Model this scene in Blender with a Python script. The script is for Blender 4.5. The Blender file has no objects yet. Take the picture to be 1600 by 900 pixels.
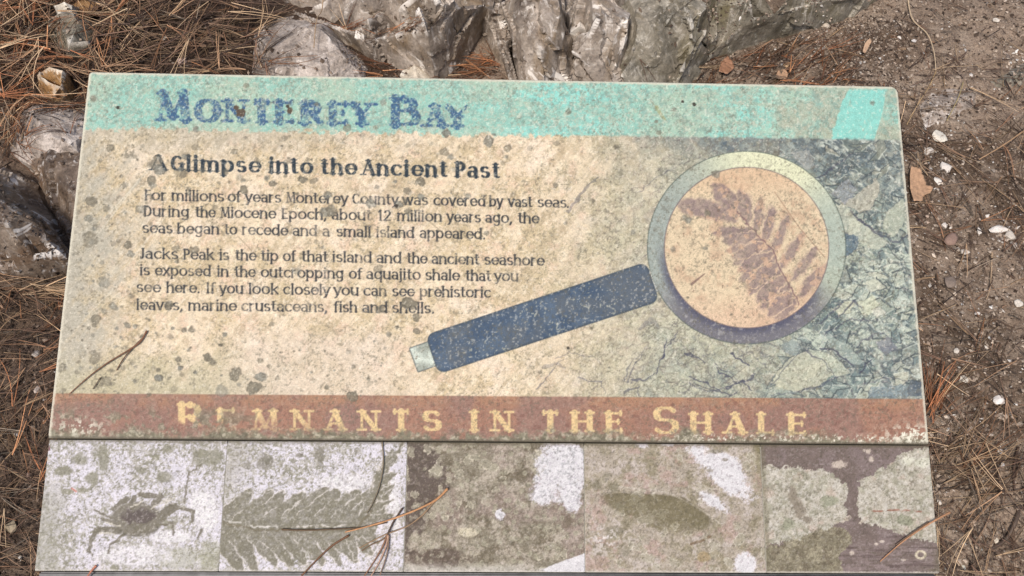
import bpy, bmesh, math, random
import numpy as np
from mathutils import Vector, Matrix
from mathutils.geometry import delaunay_2d_cdt
from mathutils.bvhtree import BVHTree

random.seed(7)
rng = np.random.default_rng(11)
C = bpy.context.scene.collection
scene = bpy.context.scene

# ------------------------------------------------------------------ camera, world, sun, exposure
FPX = 1256.0                       # focal length in units of a 1600 px wide frame
PITCH = math.radians(61.0)         # the camera looks down by this much
SIGN_W = 0.914                     # the sign is 36 inches wide


def solve_h(src, dst):
    A = []
    for (x, y), (u, v) in zip(src, dst):
        A.append([x, y, 1, 0, 0, 0, -u*x, -u*y, -u])
        A.append([0, 0, 0, x, y, 1, -v*x, -v*y, -v])
    return np.linalg.svd(np.array(A, float))[2][-1].reshape(3, 3)


CORN = [(141, 112), (1405, 135), (1470, 897), (51, 893)]          # sign corners TL TR BR BL
h0 = solve_h([(0, 1), (1, 1), (1, 0), (0, 0)], [((x-800)/FPX, -(y-450)/FPX) for x, y in CORN])
M0 = h0.copy(); M0[2] *= -1
if M0[2, 2] > 0: M0 = -M0
s0 = SIGN_W/np.linalg.norm(M0[:, 0])
ax, ay, org = M0[:, 0]*s0, M0[:, 1]*s0, M0[:, 2]*s0               # in camera space
SIGN_H = float(np.linalg.norm(ay))
ax = ax/np.linalg.norm(ax); ay = ay - ax*(ax@ay); ay /= np.linalg.norm(ay); az = np.cross(ax, ay)
R_cam = np.array([[1, 0, 0], [0, math.sin(PITCH), math.cos(PITCH)], [0, -math.cos(PITCH), math.sin(PITCH)]]).T
# columns: right, up, back, in world axes
right = np.array([1, 0, 0.]); fwd = np.array([0, math.cos(PITCH), -math.sin(PITCH)]); up = np.cross(right, fwd)
RC = np.stack([right, up, -fwd], axis=1)
mid = org + ax*SIGN_W/2
cam_z = 0.36 - (RC@mid)[2]
CAM = np.array([0., 0., cam_z]) - np.array([(RC@mid)[0], (RC@mid)[1], 0])
cam = bpy.data.cameras.new('camera'); camo = bpy.data.objects.new('camera', cam); C.objects.link(camo)
cam.sensor_width = 36; cam.lens = 36*FPX/1600; cam.clip_start = 0.02; cam.clip_end = 500
camo.matrix_world = Matrix([[*RC[0], CAM[0]], [*RC[1], CAM[1]], [*RC[2], CAM[2]], [0, 0, 0, 1]])
scene.camera = camo

SUN_EL, SUN_AZ = math.radians(60), math.radians(-150)              # azimuth from +Y, clockwise
w = bpy.data.worlds.new('World'); scene.world = w; w.use_nodes = True
sky = w.node_tree.nodes.new('ShaderNodeTexSky'); sky.sky_type = 'NISHITA'; sky.sun_disc = False
sky.sun_elevation = SUN_EL; sky.sun_rotation = SUN_AZ
sky.air_density = 1.0; sky.dust_density = 4.0; sky.ozone_density = 1.0
w.node_tree.links.new(sky.outputs[0], w.node_tree.nodes['Background'].inputs[0])
w.node_tree.nodes['Background'].inputs[1].default_value = 0.092
sl = bpy.data.lights.new('sun', 'SUN'); so = bpy.data.objects.new('sun', sl); C.objects.link(so)
sl.energy = 1.9; sl.angle = math.radians(10); sl.color = (1, 0.93, 0.84)
sd = Vector((math.sin(SUN_AZ)*math.cos(SUN_EL), math.cos(SUN_AZ)*math.cos(SUN_EL), math.sin(SUN_EL)))
so.rotation_euler = sd.to_track_quat('Z', 'Y').to_euler()
scene.view_settings.view_transform = 'Standard'; scene.view_settings.look = 'None'
scene.view_settings.gamma = 1; scene.view_settings.exposure = 0.44
scene.view_settings.use_curve_mapping = False


# ------------------------------------------------------------------ helpers
def ray(px, py):
    d = RC@np.array([(px-800)/FPX, -(py-450)/FPX, -1.0])
    return d


def G(px, py, h=0.0):
    """the place at height h above the ground that lies along this direction"""
    d = ray(px, py); t = (h-CAM[2])/d[2]
    return CAM + d*t


HP = solve_h(CORN, [(0, SIGN_H), (SIGN_W, SIGN_H), (SIGN_W, 0), (0, 0)])   # drawing units -> metres on the sign
HPi = np.linalg.inv(HP)


def to_sign(x, y):
    q = HP@np.array([x, y, 1.0]); return q[0]/q[2], q[1]/q[2]


def to_draw(U, V):
    q0 = HPi[0, 0]*U+HPi[0, 1]*V+HPi[0, 2]; q1 = HPi[1, 0]*U+HPi[1, 1]*V+HPi[1, 2]; q2 = HPi[2, 0]*U+HPi[2, 1]*V+HPi[2, 2]
    return q0/q2, q1/q2


SIGN_M = Matrix(np.block([[np.stack([RC@ax, RC@ay, RC@az], axis=1), (CAM+RC@org).reshape(3, 1)], [np.array([[0, 0, 0, 1.]])]]).tolist())


def lin(c):
    c = np.asarray(c, float)/255; m = c.mean(axis=-1, keepdims=True); c = np.clip(m+(c-m)*0.88, 0, 1)
    return np.where(c <= 0.04045, c/12.92, ((c+0.055)/1.055)**2.4)


def rnd2(ix, iy, seed):
    h = (ix.astype(np.int64)*374761393 + iy.astype(np.int64)*668265263 + seed*1274126177) & 0xffffffff
    h = ((h ^ (h >> 13))*1274126177) & 0xffffffff
    h = ((h ^ (h >> 15))*2246822519) & 0xffffffff
    return ((h ^ (h >> 16)) & 0xffffff)/float(0xffffff)


def vn(x, y, seed=0):
    ix = np.floor(x); iy = np.floor(y); fx = x-ix; fy = y-iy
    fx = fx*fx*(3-2*fx); fy = fy*fy*(3-2*fy)
    a = rnd2(ix, iy, seed); b = rnd2(ix+1, iy, seed); c = rnd2(ix, iy+1, seed); d = rnd2(ix+1, iy+1, seed)
    return (a*(1-fx)+b*fx)*(1-fy)+(c*(1-fx)+d*fx)*fy


def fbm(x, y, s, o=4, seed=0, rough=0.55, ang=0, st=1):
    """fractal noise, about 0..1; feature size s; st stretches it along direction ang"""
    if ang or st != 1:
        ca, sa = math.cos(ang), math.sin(ang)
        x, y = (x*ca+y*sa)/st, -x*sa+y*ca
    t = 0; a = 1; n = 0
    for k in range(o):
        t = t + a*vn(x/s+17.3*k, y/s-9.1*k, seed+k*13); n += a; a *= rough; s /= 2.03
    return t/n


def vn3(p, seed=0):
    x, y, z = p[:, 0], p[:, 1], p[:, 2]
    iz = np.floor(z); fz = z-iz; fz = fz*fz*(3-2*fz)
    lo = np.empty(len(x)); A = None
    def lay(k):
        ix = np.floor(x); iy = np.floor(y); fx = x-ix; fy = y-iy
        fx = fx*fx*(3-2*fx); fy = fy*fy*(3-2*fy); q = iz.astype(np.int64)*7919+k*7919
        r = lambda a, b: rnd2(a+q*31, b-q*17, seed)
        return (r(ix, iy)*(1-fx)+r(ix+1, iy)*fx)*(1-fy)+(r(ix, iy+1)*(1-fx)+r(ix+1, iy+1)*fx)*fy
    return lay(0)*(1-fz)+lay(1)*fz


def fbm3(p, s, o=4, seed=0, rough=0.5):
    t = 0; a = 1; n = 0
    for k in range(o):
        t = t+a*vn3(p/s+k*5.7, seed+k*29); n += a; a *= rough; s /= 2.1
    return t/n


def voro(x, y, s, seed=0, ang=0, st=1, full=False):
    ca, sa = math.cos(ang), math.sin(ang)
    x, y = (x*ca+y*sa)/st/s, (-x*sa+y*ca)/s
    ix = np.floor(x); iy = np.floor(y)
    f1 = np.full(x.shape, 9.); f2 = f1.copy(); cid = np.zeros(x.shape)
    for dx in (-1, 0, 1):
        for dy in (-1, 0, 1):
            cx, cy = ix+dx, iy+dy
            d = np.hypot(cx+rnd2(cx, cy, seed)-x, cy+rnd2(cx, cy, seed+5)-y)
            m = d < f1; ox = np.where(m, cx+rnd2(cx, cy, seed)-x, ox if dx > -1 or dy > -1 else 0); oy = np.where(m, cy+rnd2(cx, cy, seed+5)-y, oy if dx > -1 or dy > -1 else 0)
            f2 = np.where(m, f1, np.minimum(f2, d)); cid = np.where(m, rnd2(cx, cy, seed+9), cid); f1 = np.where(m, d, f1)
    if full: return f1, f2, cid, ox, oy
    return f1, f2, cid


def ss(a, b, x):
    t = np.clip((x-a)/(b-a), 0, 1); return t*t*(3-2*t)


def mixc(col, c, m):
    m = np.clip(m, 0, 1)[..., None]
    return col*(1-m)+np.asarray(c, float)*m


def segd(x, y, a, b):
    ax_, ay_ = a; bx, by = b; dx, dy = bx-ax_, by-ay_; L = dx*dx+dy*dy+1e-9
    t = np.clip(((x-ax_)*dx+(y-ay_)*dy)/L, 0, 1)
    return np.hypot(x-ax_-t*dx, y-ay_-t*dy), t


def pline(x, y, pts, w0, w1=None, soft=1.0):
    """coverage of a painted line whose half width runs from w0 to w1"""
    w1 = w0 if w1 is None else w1
    out = np.zeros(x.shape); n = len(pts)-1
    for i in range(n):
        d, t = segd(x, y, pts[i], pts[i+1])
        wd = w0+(w1-w0)*(i+t)/n
        out = np.maximum(out, np.clip(0.5+(wd-d)/soft, 0, 1))
    return out


def inpoly(x, y, poly):
    ins = np.zeros(x.shape, bool); n = len(poly)
    for i in range(n):
        x1, y1 = poly[i]; x2, y2 = poly[(i+1) % n]
        if y1 == y2: continue
        c = ((y1 > y) != (y2 > y)) & (x < (x2-x1)*(y-y1)/(y2-y1)+x1)
        ins ^= c
    return ins


def set_prop(o, label=None, cat=None, group=None, kind=None):
    if label: o['label'] = label
    if cat: o['category'] = cat
    if group: o['group'] = group
    if kind: o['kind'] = kind
    return o


def mesh_np(name, V, F, mat, col=None, parent=None, smooth=True):
    """V (n,3), F list or (m,k) array of faces, col (n,3) linear colours"""
    me = bpy.data.meshes.new(name)
    V = np.asarray(V, float)
    if isinstance(F, np.ndarray):
        k = F.shape[1]; m = len(F)
        me.vertices.add(len(V)); me.vertices.foreach_set('co', V.astype(np.float32).ravel())
        me.loops.add(m*k); me.loops.foreach_set('vertex_index', F.astype(np.int32).ravel())
        me.polygons.add(m); me.polygons.foreach_set('loop_start', np.arange(0, m*k, k, dtype=np.int32))
        me.polygons.foreach_set('loop_total', np.full(m, k, dtype=np.int32))
        me.update(calc_edges=True)
    else:
        me.from_pydata([tuple(v) for v in V], [], F); me.update()
    me.polygons.foreach_set('use_smooth', np.full(len(me.polygons), smooth))
    if col is not None:
        at = me.color_attributes.new('Col', 'FLOAT_COLOR', 'POINT')
        at.data.foreach_set('color', np.concatenate([col, np.ones((len(V), 1))], axis=1).astype(np.float32).ravel())
    me.materials.append(mat)
    o = bpy.data.objects.new(name, me); C.objects.link(o)
    if parent: o.parent = parent
    return o


# ------------------------------------------------------------------ materials
def mat_new(name):
    m = bpy.data.materials.new(name); m.use_nodes = True
    nt = m.node_tree; return m, nt, nt.nodes['Principled BSDF']


def nd(nt, t, **kw):
    n = nt.nodes.new(t)
    for k, v in kw.items():
        if k in n.inputs: n.inputs[k].default_value = v
        else: setattr(n, k, v)
    return n


def ramp(nt, src, stops):
    r = nt.nodes.new('ShaderNodeValToRGB'); nt.links.new(src, r.inputs[0])
    e = r.color_ramp.elements
    while len(e) < len(stops): e.new(0.5)
    for k, (p, c) in enumerate(stops):
        e[k].position = p; e[k].color = (*c, 1) if len(c) == 3 else c
    return r.outputs[0]


def mixn(nt, fac, a, b, mode='MIX'):
    n = nt.nodes.new('ShaderNodeMix'); n.data_type = 'RGBA'; n.blend_type = mode
    for s, v in ((n.inputs[0], fac), (n.inputs[6], a), (n.inputs[7], b)):
        if isinstance(v, (int, float)): s.default_value = v
        elif isinstance(v, tuple): s.default_value = (*v, 1)
        else: nt.links.new(v, s)
    return n.outputs[2]


def noise(nt, scale, detail=6, rough=0.6, coord=None, dist=0):
    n = nd(nt, 'ShaderNodeTexNoise'); n.inputs['Scale'].default_value = scale
    n.inputs['Detail'].default_value = detail; n.inputs['Roughness'].default_value = rough; n.inputs['Distortion'].default_value = dist
    if coord is None:
        coord = nt.nodes.new('ShaderNodeTexCoord').outputs['Object']
    nt.links.new(coord, n.inputs['Vector'])
    return n.outputs['Fac']


def bump(nt, bs, h, strength, dist, prev=None):
    b = nt.nodes.new('ShaderNodeBump'); b.inputs['Strength'].default_value = strength; b.inputs['Distance'].default_value = dist
    nt.links.new(h, b.inputs['Height'])
    if prev: nt.links.new(prev, b.inputs['Normal'])
    nt.links.new(b.outputs[0], bs.inputs['Normal']); return b.outputs[0]


def attr_mat(name, rough=0.7, spec=0.3, grain=(900, 0.75, 1.2), bmp=(700, 0.3, 0.0004), speck=None):
    """vertex-coloured print or pigment, broken up by a fine procedural grain"""
    m, nt, bs = mat_new(name)
    a = nd(nt, 'ShaderNodeAttribute', attribute_name='Col')
    g = ramp(nt, noise(nt, grain[0], 3, 0.7), [(0.3, (grain[1],)*3), (0.7, (grain[2],)*3)])
    col = mixn(nt, 1.0, a.outputs['Color'], g, 'MULTIPLY')
    if speck:
        s = ramp(nt, noise(nt, speck[0], 2, 0.6), [(speck[1], (0, 0, 0)), (speck[1]+0.03, (1, 1, 1))])
        col = mixn(nt, s, col, speck[2])
    nt.links.new(col, bs.inputs['Base Color'])
    bs.inputs['Roughness'].default_value = rough; bs.inputs['Specular IOR Level'].default_value = spec
    if bmp: bump(nt, bs, noise(nt, bmp[0], 4, 0.65), bmp[1], bmp[2])
    return m


M_PRINT = attr_mat('weathered_print', 0.62, 0.22, (820, 0.80, 1.20), (420, 0.35, 0.0005))
M_NEEDLE = attr_mat('dry_needle', 0.5, 0.35, (300, 0.8, 1.15), None)
M_GRIT = attr_mat('grit', 0.75, 0.25, (500, 0.75, 1.15), (600, 0.3, 0.0005))

mt, nt, bs = mat_new('dark_metal')
nt.links.new(ramp(nt, noise(nt, 60, 6, 0.7), [(0.3, tuple(lin((58, 58, 60)))), (0.7, tuple(lin((92, 92, 96))))]), bs.inputs['Base Color'])
bs.inputs['Roughness'].default_value = 0.5; bs.inputs['Metallic'].default_value = 0.4
bump(nt, bs, noise(nt, 400), 0.2, 0.0004); M_METAL = mt

# soil
mt, nt, bs = mat_new('dry_soil')
a = nd(nt, 'ShaderNodeAttribute', attribute_name='Col')
c = mixn(nt, 1.0, a.outputs['Color'], ramp(nt, noise(nt, 260, 6, 0.75), [(0.3, (0.42,)*3), (0.52, (0.95,)*3), (0.72, (1.5,)*3)]), 'MULTIPLY')
c = mixn(nt, ramp(nt, noise(nt, 420, 3, 0.6), [(0.66, (0, 0, 0)), (0.70, (1, 1, 1))]), c, tuple(lin((176, 160, 142))))
nt.links.new(c, bs.inputs['Base Color']); bs.inputs['Roughness'].default_value = 0.9; bs.inputs['Specular IOR Level'].default_value = 0.15
bump(nt, bs, noise(nt, 240, 8, 0.75), 0.9, 0.004); M_SOIL = mt


def rock_mat(name, dark, midc, light, edge, rough=(0.35, 0.75), stain=None, layer=0.0, edge_lo=0.54, white=0):
    m, nt, bs = mat_new(name)
    tc = nt.nodes.new('ShaderNodeTexCoord').outputs['Object']
    base = ramp(nt, noise(nt, 14, 8, 0.62, tc, 0.6), [(0.32, tuple(lin(dark))), (0.5, tuple(lin(midc))), (0.68, tuple(lin(light)))])
    if stain:
        base = mixn(nt, ramp(nt, noise(nt, 9, 6, 0.6, tc, 1.0), [(0.52, (0, 0, 0)), (0.68, (0.75,)*3)]), base, tuple(lin(stain)))
    mp = nt.nodes.new('ShaderNodeMapping'); mp.inputs['Rotation'].default_value = (0.5, 0.35, 0.2); mp.inputs['Scale'].default_value = (1, 1, 0.22); nt.links.new(tc, mp.inputs[0])
    st = noise(nt, 55, 7, 0.7, mp.outputs[0], 1.4)                # veins that follow the bedding
    base = mixn(nt, ramp(nt, st, [(0.56, (0, 0, 0)), (0.66, (0.55,)*3)]), base, tuple(lin(edge)))
    base = mixn(nt, ramp(nt, st, [(0.33, (0.7,)*3), (0.43, (0, 0, 0))]), base, tuple(lin(np.array(dark)*0.6)))
    sp = ramp(nt, noise(nt, 170, 5, 0.7, tc), [(0.3, (0.62,)*3), (0.5, (1,)*3), (0.7, (1.3,)*3)])
    base = mixn(nt, 1.0, base, sp, 'MULTIPLY')
    if white: base = mixn(nt, ramp(nt, noise(nt, 13, 7, 0.55, tc, 0.9), [(white, (0, 0, 0)), (white+.03, (0.85,)*3)]), base, tuple(lin(edge)))
    geo = nt.nodes.new('ShaderNodeNewGeometry')
    mm = nt.nodes.new('ShaderNodeMath'); mm.operation = 'MULTIPLY_ADD'
    nt.links.new(noise(nt, 40, 5, 0.7, tc), mm.inputs[0]); mm.inputs[1].default_value = 0.092
    nt.links.new(geo.outputs['Pointiness'], mm.inputs[2])
    e = ramp(nt, mm.outputs[0], [(edge_lo+0.05, (0, 0, 0)), (edge_lo+0.11, (0.9,)*3)])
    base = mixn(nt, e, base, tuple(lin(edge)))
    nt.links.new(base, bs.inputs['Base Color'])
    r = ramp(nt, noise(nt, 18, 5, 0.6, tc), [(0.35, (rough[0],)*3), (0.65, (rough[1],)*3)])
    nt.links.new(r, bs.inputs['Roughness']); bs.inputs['Specular IOR Level'].default_value = 0.55
    b1 = bump(nt, bs, noise(nt, 60, 9, 0.64, tc, 0.8), 0.42, 0.005)
    if layer:
        wv = nt.nodes.new('ShaderNodeTexWave'); wv.wave_type = 'BANDS'; wv.bands_direction = 'Z'
        wv.inputs['Scale'].default_value = 22; wv.inputs['Distortion'].default_value = 7; wv.inputs['Detail'].default_value = 5; wv.inputs['Detail Scale'].default_value = 2.5
        nt.links.new(tc, wv.inputs['Vector'])
        bump(nt, bs, wv.outputs['Fac'], layer, 0.006, b1)
    return m


M_SHALE = rock_mat('grey_shale', (96, 84, 74), (150, 136, 122), (188, 174, 160), (238, 230, 220), (0.24, 0.6), (132, 108, 76), 0.0, white=.64)
M_SHALE_OLIVE = rock_mat('olive_shale', (88, 82, 68), (130, 122, 106), (160, 150, 134), (214, 206, 192), (0.22, 0.6), (116, 106, 72), 0.0)
M_SHALE_ROUGH = rock_mat('rough_shale', (104, 92, 82), (164, 150, 138), (202, 190, 180), (236, 226, 216), (0.5, 0.85), None, 0.25, 0.53)
M_SHALE_DARK = rock_mat('dark_shale', (64, 50, 40), (112, 94, 78), (150, 134, 118), (232, 226, 220), (0.28, 0.65), (108, 78, 50), 0.0, white=.65)
M_STONE_PALE = rock_mat('pale_stone', (150, 138, 120), (196, 184, 164), (224, 212, 194), (240, 234, 220), (0.5, 0.8), None, 0.0)
M_STONE_ORANGE = rock_mat('orange_stone', (120, 84, 48), (168, 124, 72), (206, 170, 120), (236, 224, 204), (0.45, 0.8), (226, 214, 196), 0.0)

# ------------------------------------------------------------------ ground
def ground_h(x, y):
    h = (fbm(x, y, 0.35, 4, 3)-0.5)*0.05 + (fbm(x, y, 0.05, 4, 8)-0.5)*0.024 + (fbm(x, y, 0.014, 3, 21)-0.5)*0.009
    return h*ss(2.2, 1.45, np.maximum(np.abs(x-cx0), np.abs(y-cy0)))


def grid_mesh(xs, ys):
    X, Y = np.meshgrid(xs, ys); ny, nx = X.shape
    i = np.arange(nx*ny).reshape(ny, nx)
    F = np.stack([i[:-1, :-1], i[:-1, 1:], i[1:, 1:], i[1:, :-1]], axis=-1).reshape(-1, 4)
    return X.ravel(), Y.ravel(), F


far = np.array([1.55, 1.65, 1.8, 2.0, 2.3, 2.8, 4, 8, 20, 60, 200.])
cx0, cy0 = G(800, 430)[:2]
xs = np.concatenate([-far[::-1], np.linspace(-1.5, 1.5, 470), far])+cx0
ys = np.concatenate([-far[::-1]*1.0, np.linspace(-1.25, 1.25, 390), far])+cy0
gx, gy, gF = grid_mesh(xs, ys)
gz = ground_h(gx, gy)
t1 = fbm(gx, gy, 0.16, 4, 50); t2 = fbm(gx, gy, 0.03, 3, 61)
gcol = np.tile(np.array([158., 137., 118.]), (len(gx), 1))
gcol = mixc(gcol, (104, 86, 71), ss(0.42, 0.7, t1)); gcol = mixc(gcol, (168, 150, 132), ss(0.5, 0.75, t2)*0.7)
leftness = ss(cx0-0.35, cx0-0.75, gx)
gcol = mixc(gcol, (98, 80, 67), leftness*0.7); gcol = mixc(gcol, (66, 50, 40), ss(cx0-.05, cx0-.2, gx)*ss(G(0, 200)[1], G(0, 120)[1], gy)*.8)  # shade in the gaps under the upper left needles, painted into the soil colour
gcol = mixc(gcol, (124, 104, 88), ss(1.1, 1.5, np.maximum(np.abs(gx-cx0), np.abs(gy-cy0)*1.15)))
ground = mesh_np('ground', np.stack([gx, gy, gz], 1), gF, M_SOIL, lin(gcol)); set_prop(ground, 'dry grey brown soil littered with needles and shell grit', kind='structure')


# ------------------------------------------------------------------ rocks: hand-placed ridges and facets, then broken up
ROCKS = []


def rock(name, pts, mat, label, cat='rock', group=None, amp=0.006, fine=0.003, seed=0, step=0.0045, depth=0.06, tall=0.8, smooth=0, chis=0.006):
    """pts: (across, down, height in cm) of the stone's corners and ridges, ringed by its foot"""
    W = np.array([G(p[0], p[1], p[2]/100*tall) for p in pts])
    v2, e, f, *_ = delaunay_2d_cdt([Vector((a[0], a[1])) for a in W], [], [], 0, 1e-5)
    idx = [min(range(len(W)), key=lambda k: (W[k][0]-v.x)**2+(W[k][1]-v.y)**2) for v in v2]
    bm = bmesh.new(); vs = [bm.verts.new(W[k]) for k in idx]
    for t in f:
        try: bm.faces.new([vs[k] for k in t])
        except ValueError: pass
    bmesh.ops.recalc_face_normals(bm, faces=bm.faces)
    if sum(fc.normal.z for fc in bm.faces) < 0: bmesh.ops.reverse_faces(bm, faces=bm.faces)
    be = [ed for ed in bm.edges if ed.is_boundary]
    r = bmesh.ops.extrude_edge_only(bm, edges=be)
    nv = [g for g in r['geom'] if isinstance(g, bmesh.types.BMVert)]
    cen = W.mean(axis=0)
    for v in nv: v.co.z = min(v.co.z, 0)-depth; v.co.x += (cen[0]-v.co.x)*-0.06; v.co.y += (cen[1]-v.co.y)*-0.06
    for it in range(7):
        le = [ed for ed in bm.edges if ed.calc_length() > step*(1.6 if it < 6 else 1.5)]
        if not le: break
        bmesh.ops.subdivide_edges(bm, edges=le, cuts=1, use_grid_fill=False)
        bmesh.ops.triangulate(bm, faces=[fc for fc in bm.faces if len(fc.verts) > 3])
        if it == 2 or it == 4:
            for _ in range(smooth): bmesh.ops.smooth_vert(bm, verts=[v for v in bm.verts if not v.is_boundary], factor=0.35, use_axis_x=True, use_axis_y=True, use_axis_z=True)
    bmesh.ops.recalc_face_normals(bm, faces=bm.faces)
    if sum(fc.normal.z*fc.calc_area() for fc in bm.faces) < 0: bmesh.ops.reverse_faces(bm, faces=bm.faces)
    bm.normal_update(); bm.verts.ensure_lookup_table()
    P = np.array([v.co for v in bm.verts]); N = np.array([v.normal for v in bm.verts])
    # conchoidal scoops: cells whose floor is dished, so that neighbouring scoops meet in a ridge
    warp = np.stack([fbm3(P, 0.06, 3, seed+70), fbm3(P, 0.06, 3, seed+71)], 1)*0.05
    q = np.stack([P[:, 0]+0.6*P[:, 2]+warp[:, 0], P[:, 1]*0.8-0.5*P[:, 2]+warp[:, 1]], 1)
    d = 0
    for sc_, k_ in ((0.085, 1.15), (0.03, 0.36)):
        f1, f2, cid, ox, oy = voro(q[:, 0], q[:, 1], sc_, seed+3, 0.5, 1.5, True)
        gx_ = np.modf(cid*91.7)[0]-.5; gy_ = np.modf(cid*57.3)[0]-.5
        d = d+k_*chis*((gx_*ox+gy_*oy)*4.6+(cid-.5)*1.3)
    d = d + (fbm3(P, 0.07, 2, seed)-0.5)*amp + (np.abs(fbm3(P, 0.03, 3, seed+7)-0.5)*-4+0.5)*fine*0.4
    
    P = P+N*d[:, None]
    for v, p in zip(bm.verts, P): v.co = p
    c = P.mean(axis=0); base = Vector((c[0], c[1], 0))
    for v in bm.verts: v.co -= base
    me = bpy.data.meshes.new(name); bm.to_mesh(me); bm.free()
    me.polygons.foreach_set('use_smooth', np.full(len(me.polygons), True)); me.materials.append(mat)
    me.set_sharp_from_angle(angle=math.radians(16))
    o = bpy.data.objects.new(name, me); C.objects.link(o); o.location = base
    set_prop(o, label, cat, group); ROCKS.append(o); return o


OUT = 'shale outcrop behind the sign'
rock('shale_rock', [(398, 55, 0), (392, 90, 0), (398, 140, 0), (440, 165, 0), (520, 165, 0), (580, 145, 0), (575, 112, 0), (545, 78, 1), (520, 35, 2), (480, 18, 0), (430, 30, 0),
                    (418, 62, 5), (425, 95, 5), (470, 45, 7), (498, 46, 9), (512, 58, 9.5), (540, 88, 8.5), (560, 108, 5), (500, 100, 9), (460, 85, 8), (445, 120, 5), (510, 125, 7), (480, 66, 8.5), (530, 112, 7)],
     M_SHALE_ROUGH, 'rough triangular grey rock with a pale sloping edge, leftmost of the outcrop behind the sign', 'rock', OUT, 0.007, 0.005, 5, chis=0.004)
rock('shale_rock', [(420, -60, 0), (424, 4, 0), (468, 20, 1), (500, 26, 0), (530, 45, 0), (470, -8, 5), (505, 8, 5), (556, 78, 0), (582, 96, 0), (640, 98, 0), (672, 100, 0), (715, 80, 0), (745, 50, 2), (775, 10, 6), (790, -60, 8), (640, -130, 0), (520, -100, 0),
                    (560, 8, 9), (575, 30, 13), (583, 62, 9), (590, 78, 4), (600, 22, 8), (625, 15, 14), (622, 45, 5), (630, 72, 3), (648, 38, 14), (668, 50, 17), (671, 75, 8), (690, 20, 20), (684, -30, 22), (712, 45, 11), (735, 8, 14), (600, -40, 17), (655, 15, 19), (545, -30, 8), (700, 60, 5)],
     M_SHALE, 'brown grey rock with pale chipped ridges meeting in a Y above a pocket of needles', 'rock', OUT, 0.006, 0.0035, 15, chis=0.0055)
rock('shale_rock', [(742, 20, 0), (770, 60, 0), (790, 98, 0), (812, 150, 0), (850, 165, 0), (900, 160, 0), (905, 105, 2), (885, 80, 2), (880, 30, 4), (870, -60, 6), (800, -130, 0), (745, -60, 0),
                    (790, 55, 9), (805, 88, 8), (826, 122, 6), (775, 10, 14), (810, 18, 19), (828, 45, 17), (845, 80, 14), (862, 60, 15), (873, 20, 19), (868, -20, 22), (815, -30, 24), (870, 105, 9), (850, 125, 8), (872, 82, 11)],
     M_SHALE, 'smooth wedge of mauve grey rock left of the deep dark cleft', 'rock', OUT, 0.005, 0.003, 25, chis=0.009)
rock('shale_rock', [(876, 85, 0), (872, 30, 0), (870, -60, 0), (920, -130, 0), (975, -60, 5), (995, 20, 5), (985, 60, 3), (992, 110, 2), (990, 170, 0), (900, 170, 0), (870, 140, 0),
                    (885, 15, 8), (905, 38, 11), (905, 68, 10), (915, 85, 5), (925, 55, 15), (940, 20, 19), (930, -30, 20), (950, 92, 11), (960, 65, 15), (975, 38, 18), (985, 20, 17), (890, 108, 8), (930, 115, 8), (965, 110, 7), (905, -5, 9)],
     M_SHALE, 'pinkish grey rock with layered hollows, right beside the deep dark cleft', 'rock', OUT, 0.006, 0.0045, 35, chis=0.010)
rock('shale_rock', [(960, 20, 0), (955, 90, 0), (958, 165, 0), (1040, 168, 0), (1062, 130, 0), (1088, 95, 0), (1118, 72, 2), (1125, 20, 4), (1140, -60, 4), (1060, -130, 0), (975, -70, 0),
                    (990, 5, 15), (995, 40, 15), (985, 80, 11), (1000, 118, 7), (1035, 50, 15), (1040, 82, 11), (1055, 20, 18), (1078, 35, 16), (1082, 68, 12), (1062, 90, 8), (1040, 118, 5), (1050, -40, 21), (1105, 10, 16), (1100, 50, 12)],
     M_SHALE_OLIVE, 'broad olive grey rock with two glossy white streaks, above the middle of the sign', 'rock', OUT, 0.006, 0.003, 45, chis=0.011)
rock('shale_rock', [(1095, 20, 0), (1092, 98, 0), (1120, 88, 0), (1160, 66, 0), (1215, 45, 0), (1280, 26, 0), (1340, 10, 0), (1400, -25, 0), (1420, -70, 0), (1300, -150, 0), (1120, -120, 0),
                    (1120, 55, 7), (1160, 40, 9), (1210, 22, 9), (1270, 6, 9), (1330, -8, 8), (1170, 5, 14), (1120, 10, 12), (1170, -40, 19), (1260, -40, 17), (1350, -50, 11), (1175, 30, 10), (1140, -60, 18)],
     M_SHALE_OLIVE, 'smooth dark olive slab running off the top edge, right end of the outcrop', 'rock', OUT, 0.005, 0.0018, 55, chis=0.004)
rock('half_buried_stone', [(625, 122, 0), (615, 145, 0), (660, 160, 0), (700, 150, 0), (668, 112, 0), (655, 96, 0), (640, 100, 0), (600, 112, 0), (632, 112, 4), (648, 105, 5), (658, 112, 4), (655, 135, 4)],
     M_STONE_PALE, 'small white tipped stone poking over the top edge of the sign among orange needles', 'stone', None, 0.003, 0.0015, 65, 0.006, chis=0.002)
LEFT = 'rocks left of the sign'
rock('shale_rock', [(12, 195, 0), (18, 240, 2), (70, 262, 3), (140, 255, 2), (190, 240, 0), (180, 175, 0), (150, 150, 0), (120, 158, 0), (70, 152, 0), (30, 170, 0),
                    (28, 200, 5), (48, 180, 8), (70, 195, 9.5), (98, 180, 8), (85, 215, 9.5), (120, 195, 8), (55, 218, 8), (110, 225, 8.5), (135, 210, 7), (150, 185, 5)],
     M_SHALE_ROUGH, 'rough whitish crumbly rock beside the upper left corner of the sign', 'rock', LEFT, 0.008, 0.006, 75, chis=0.004)
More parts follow.
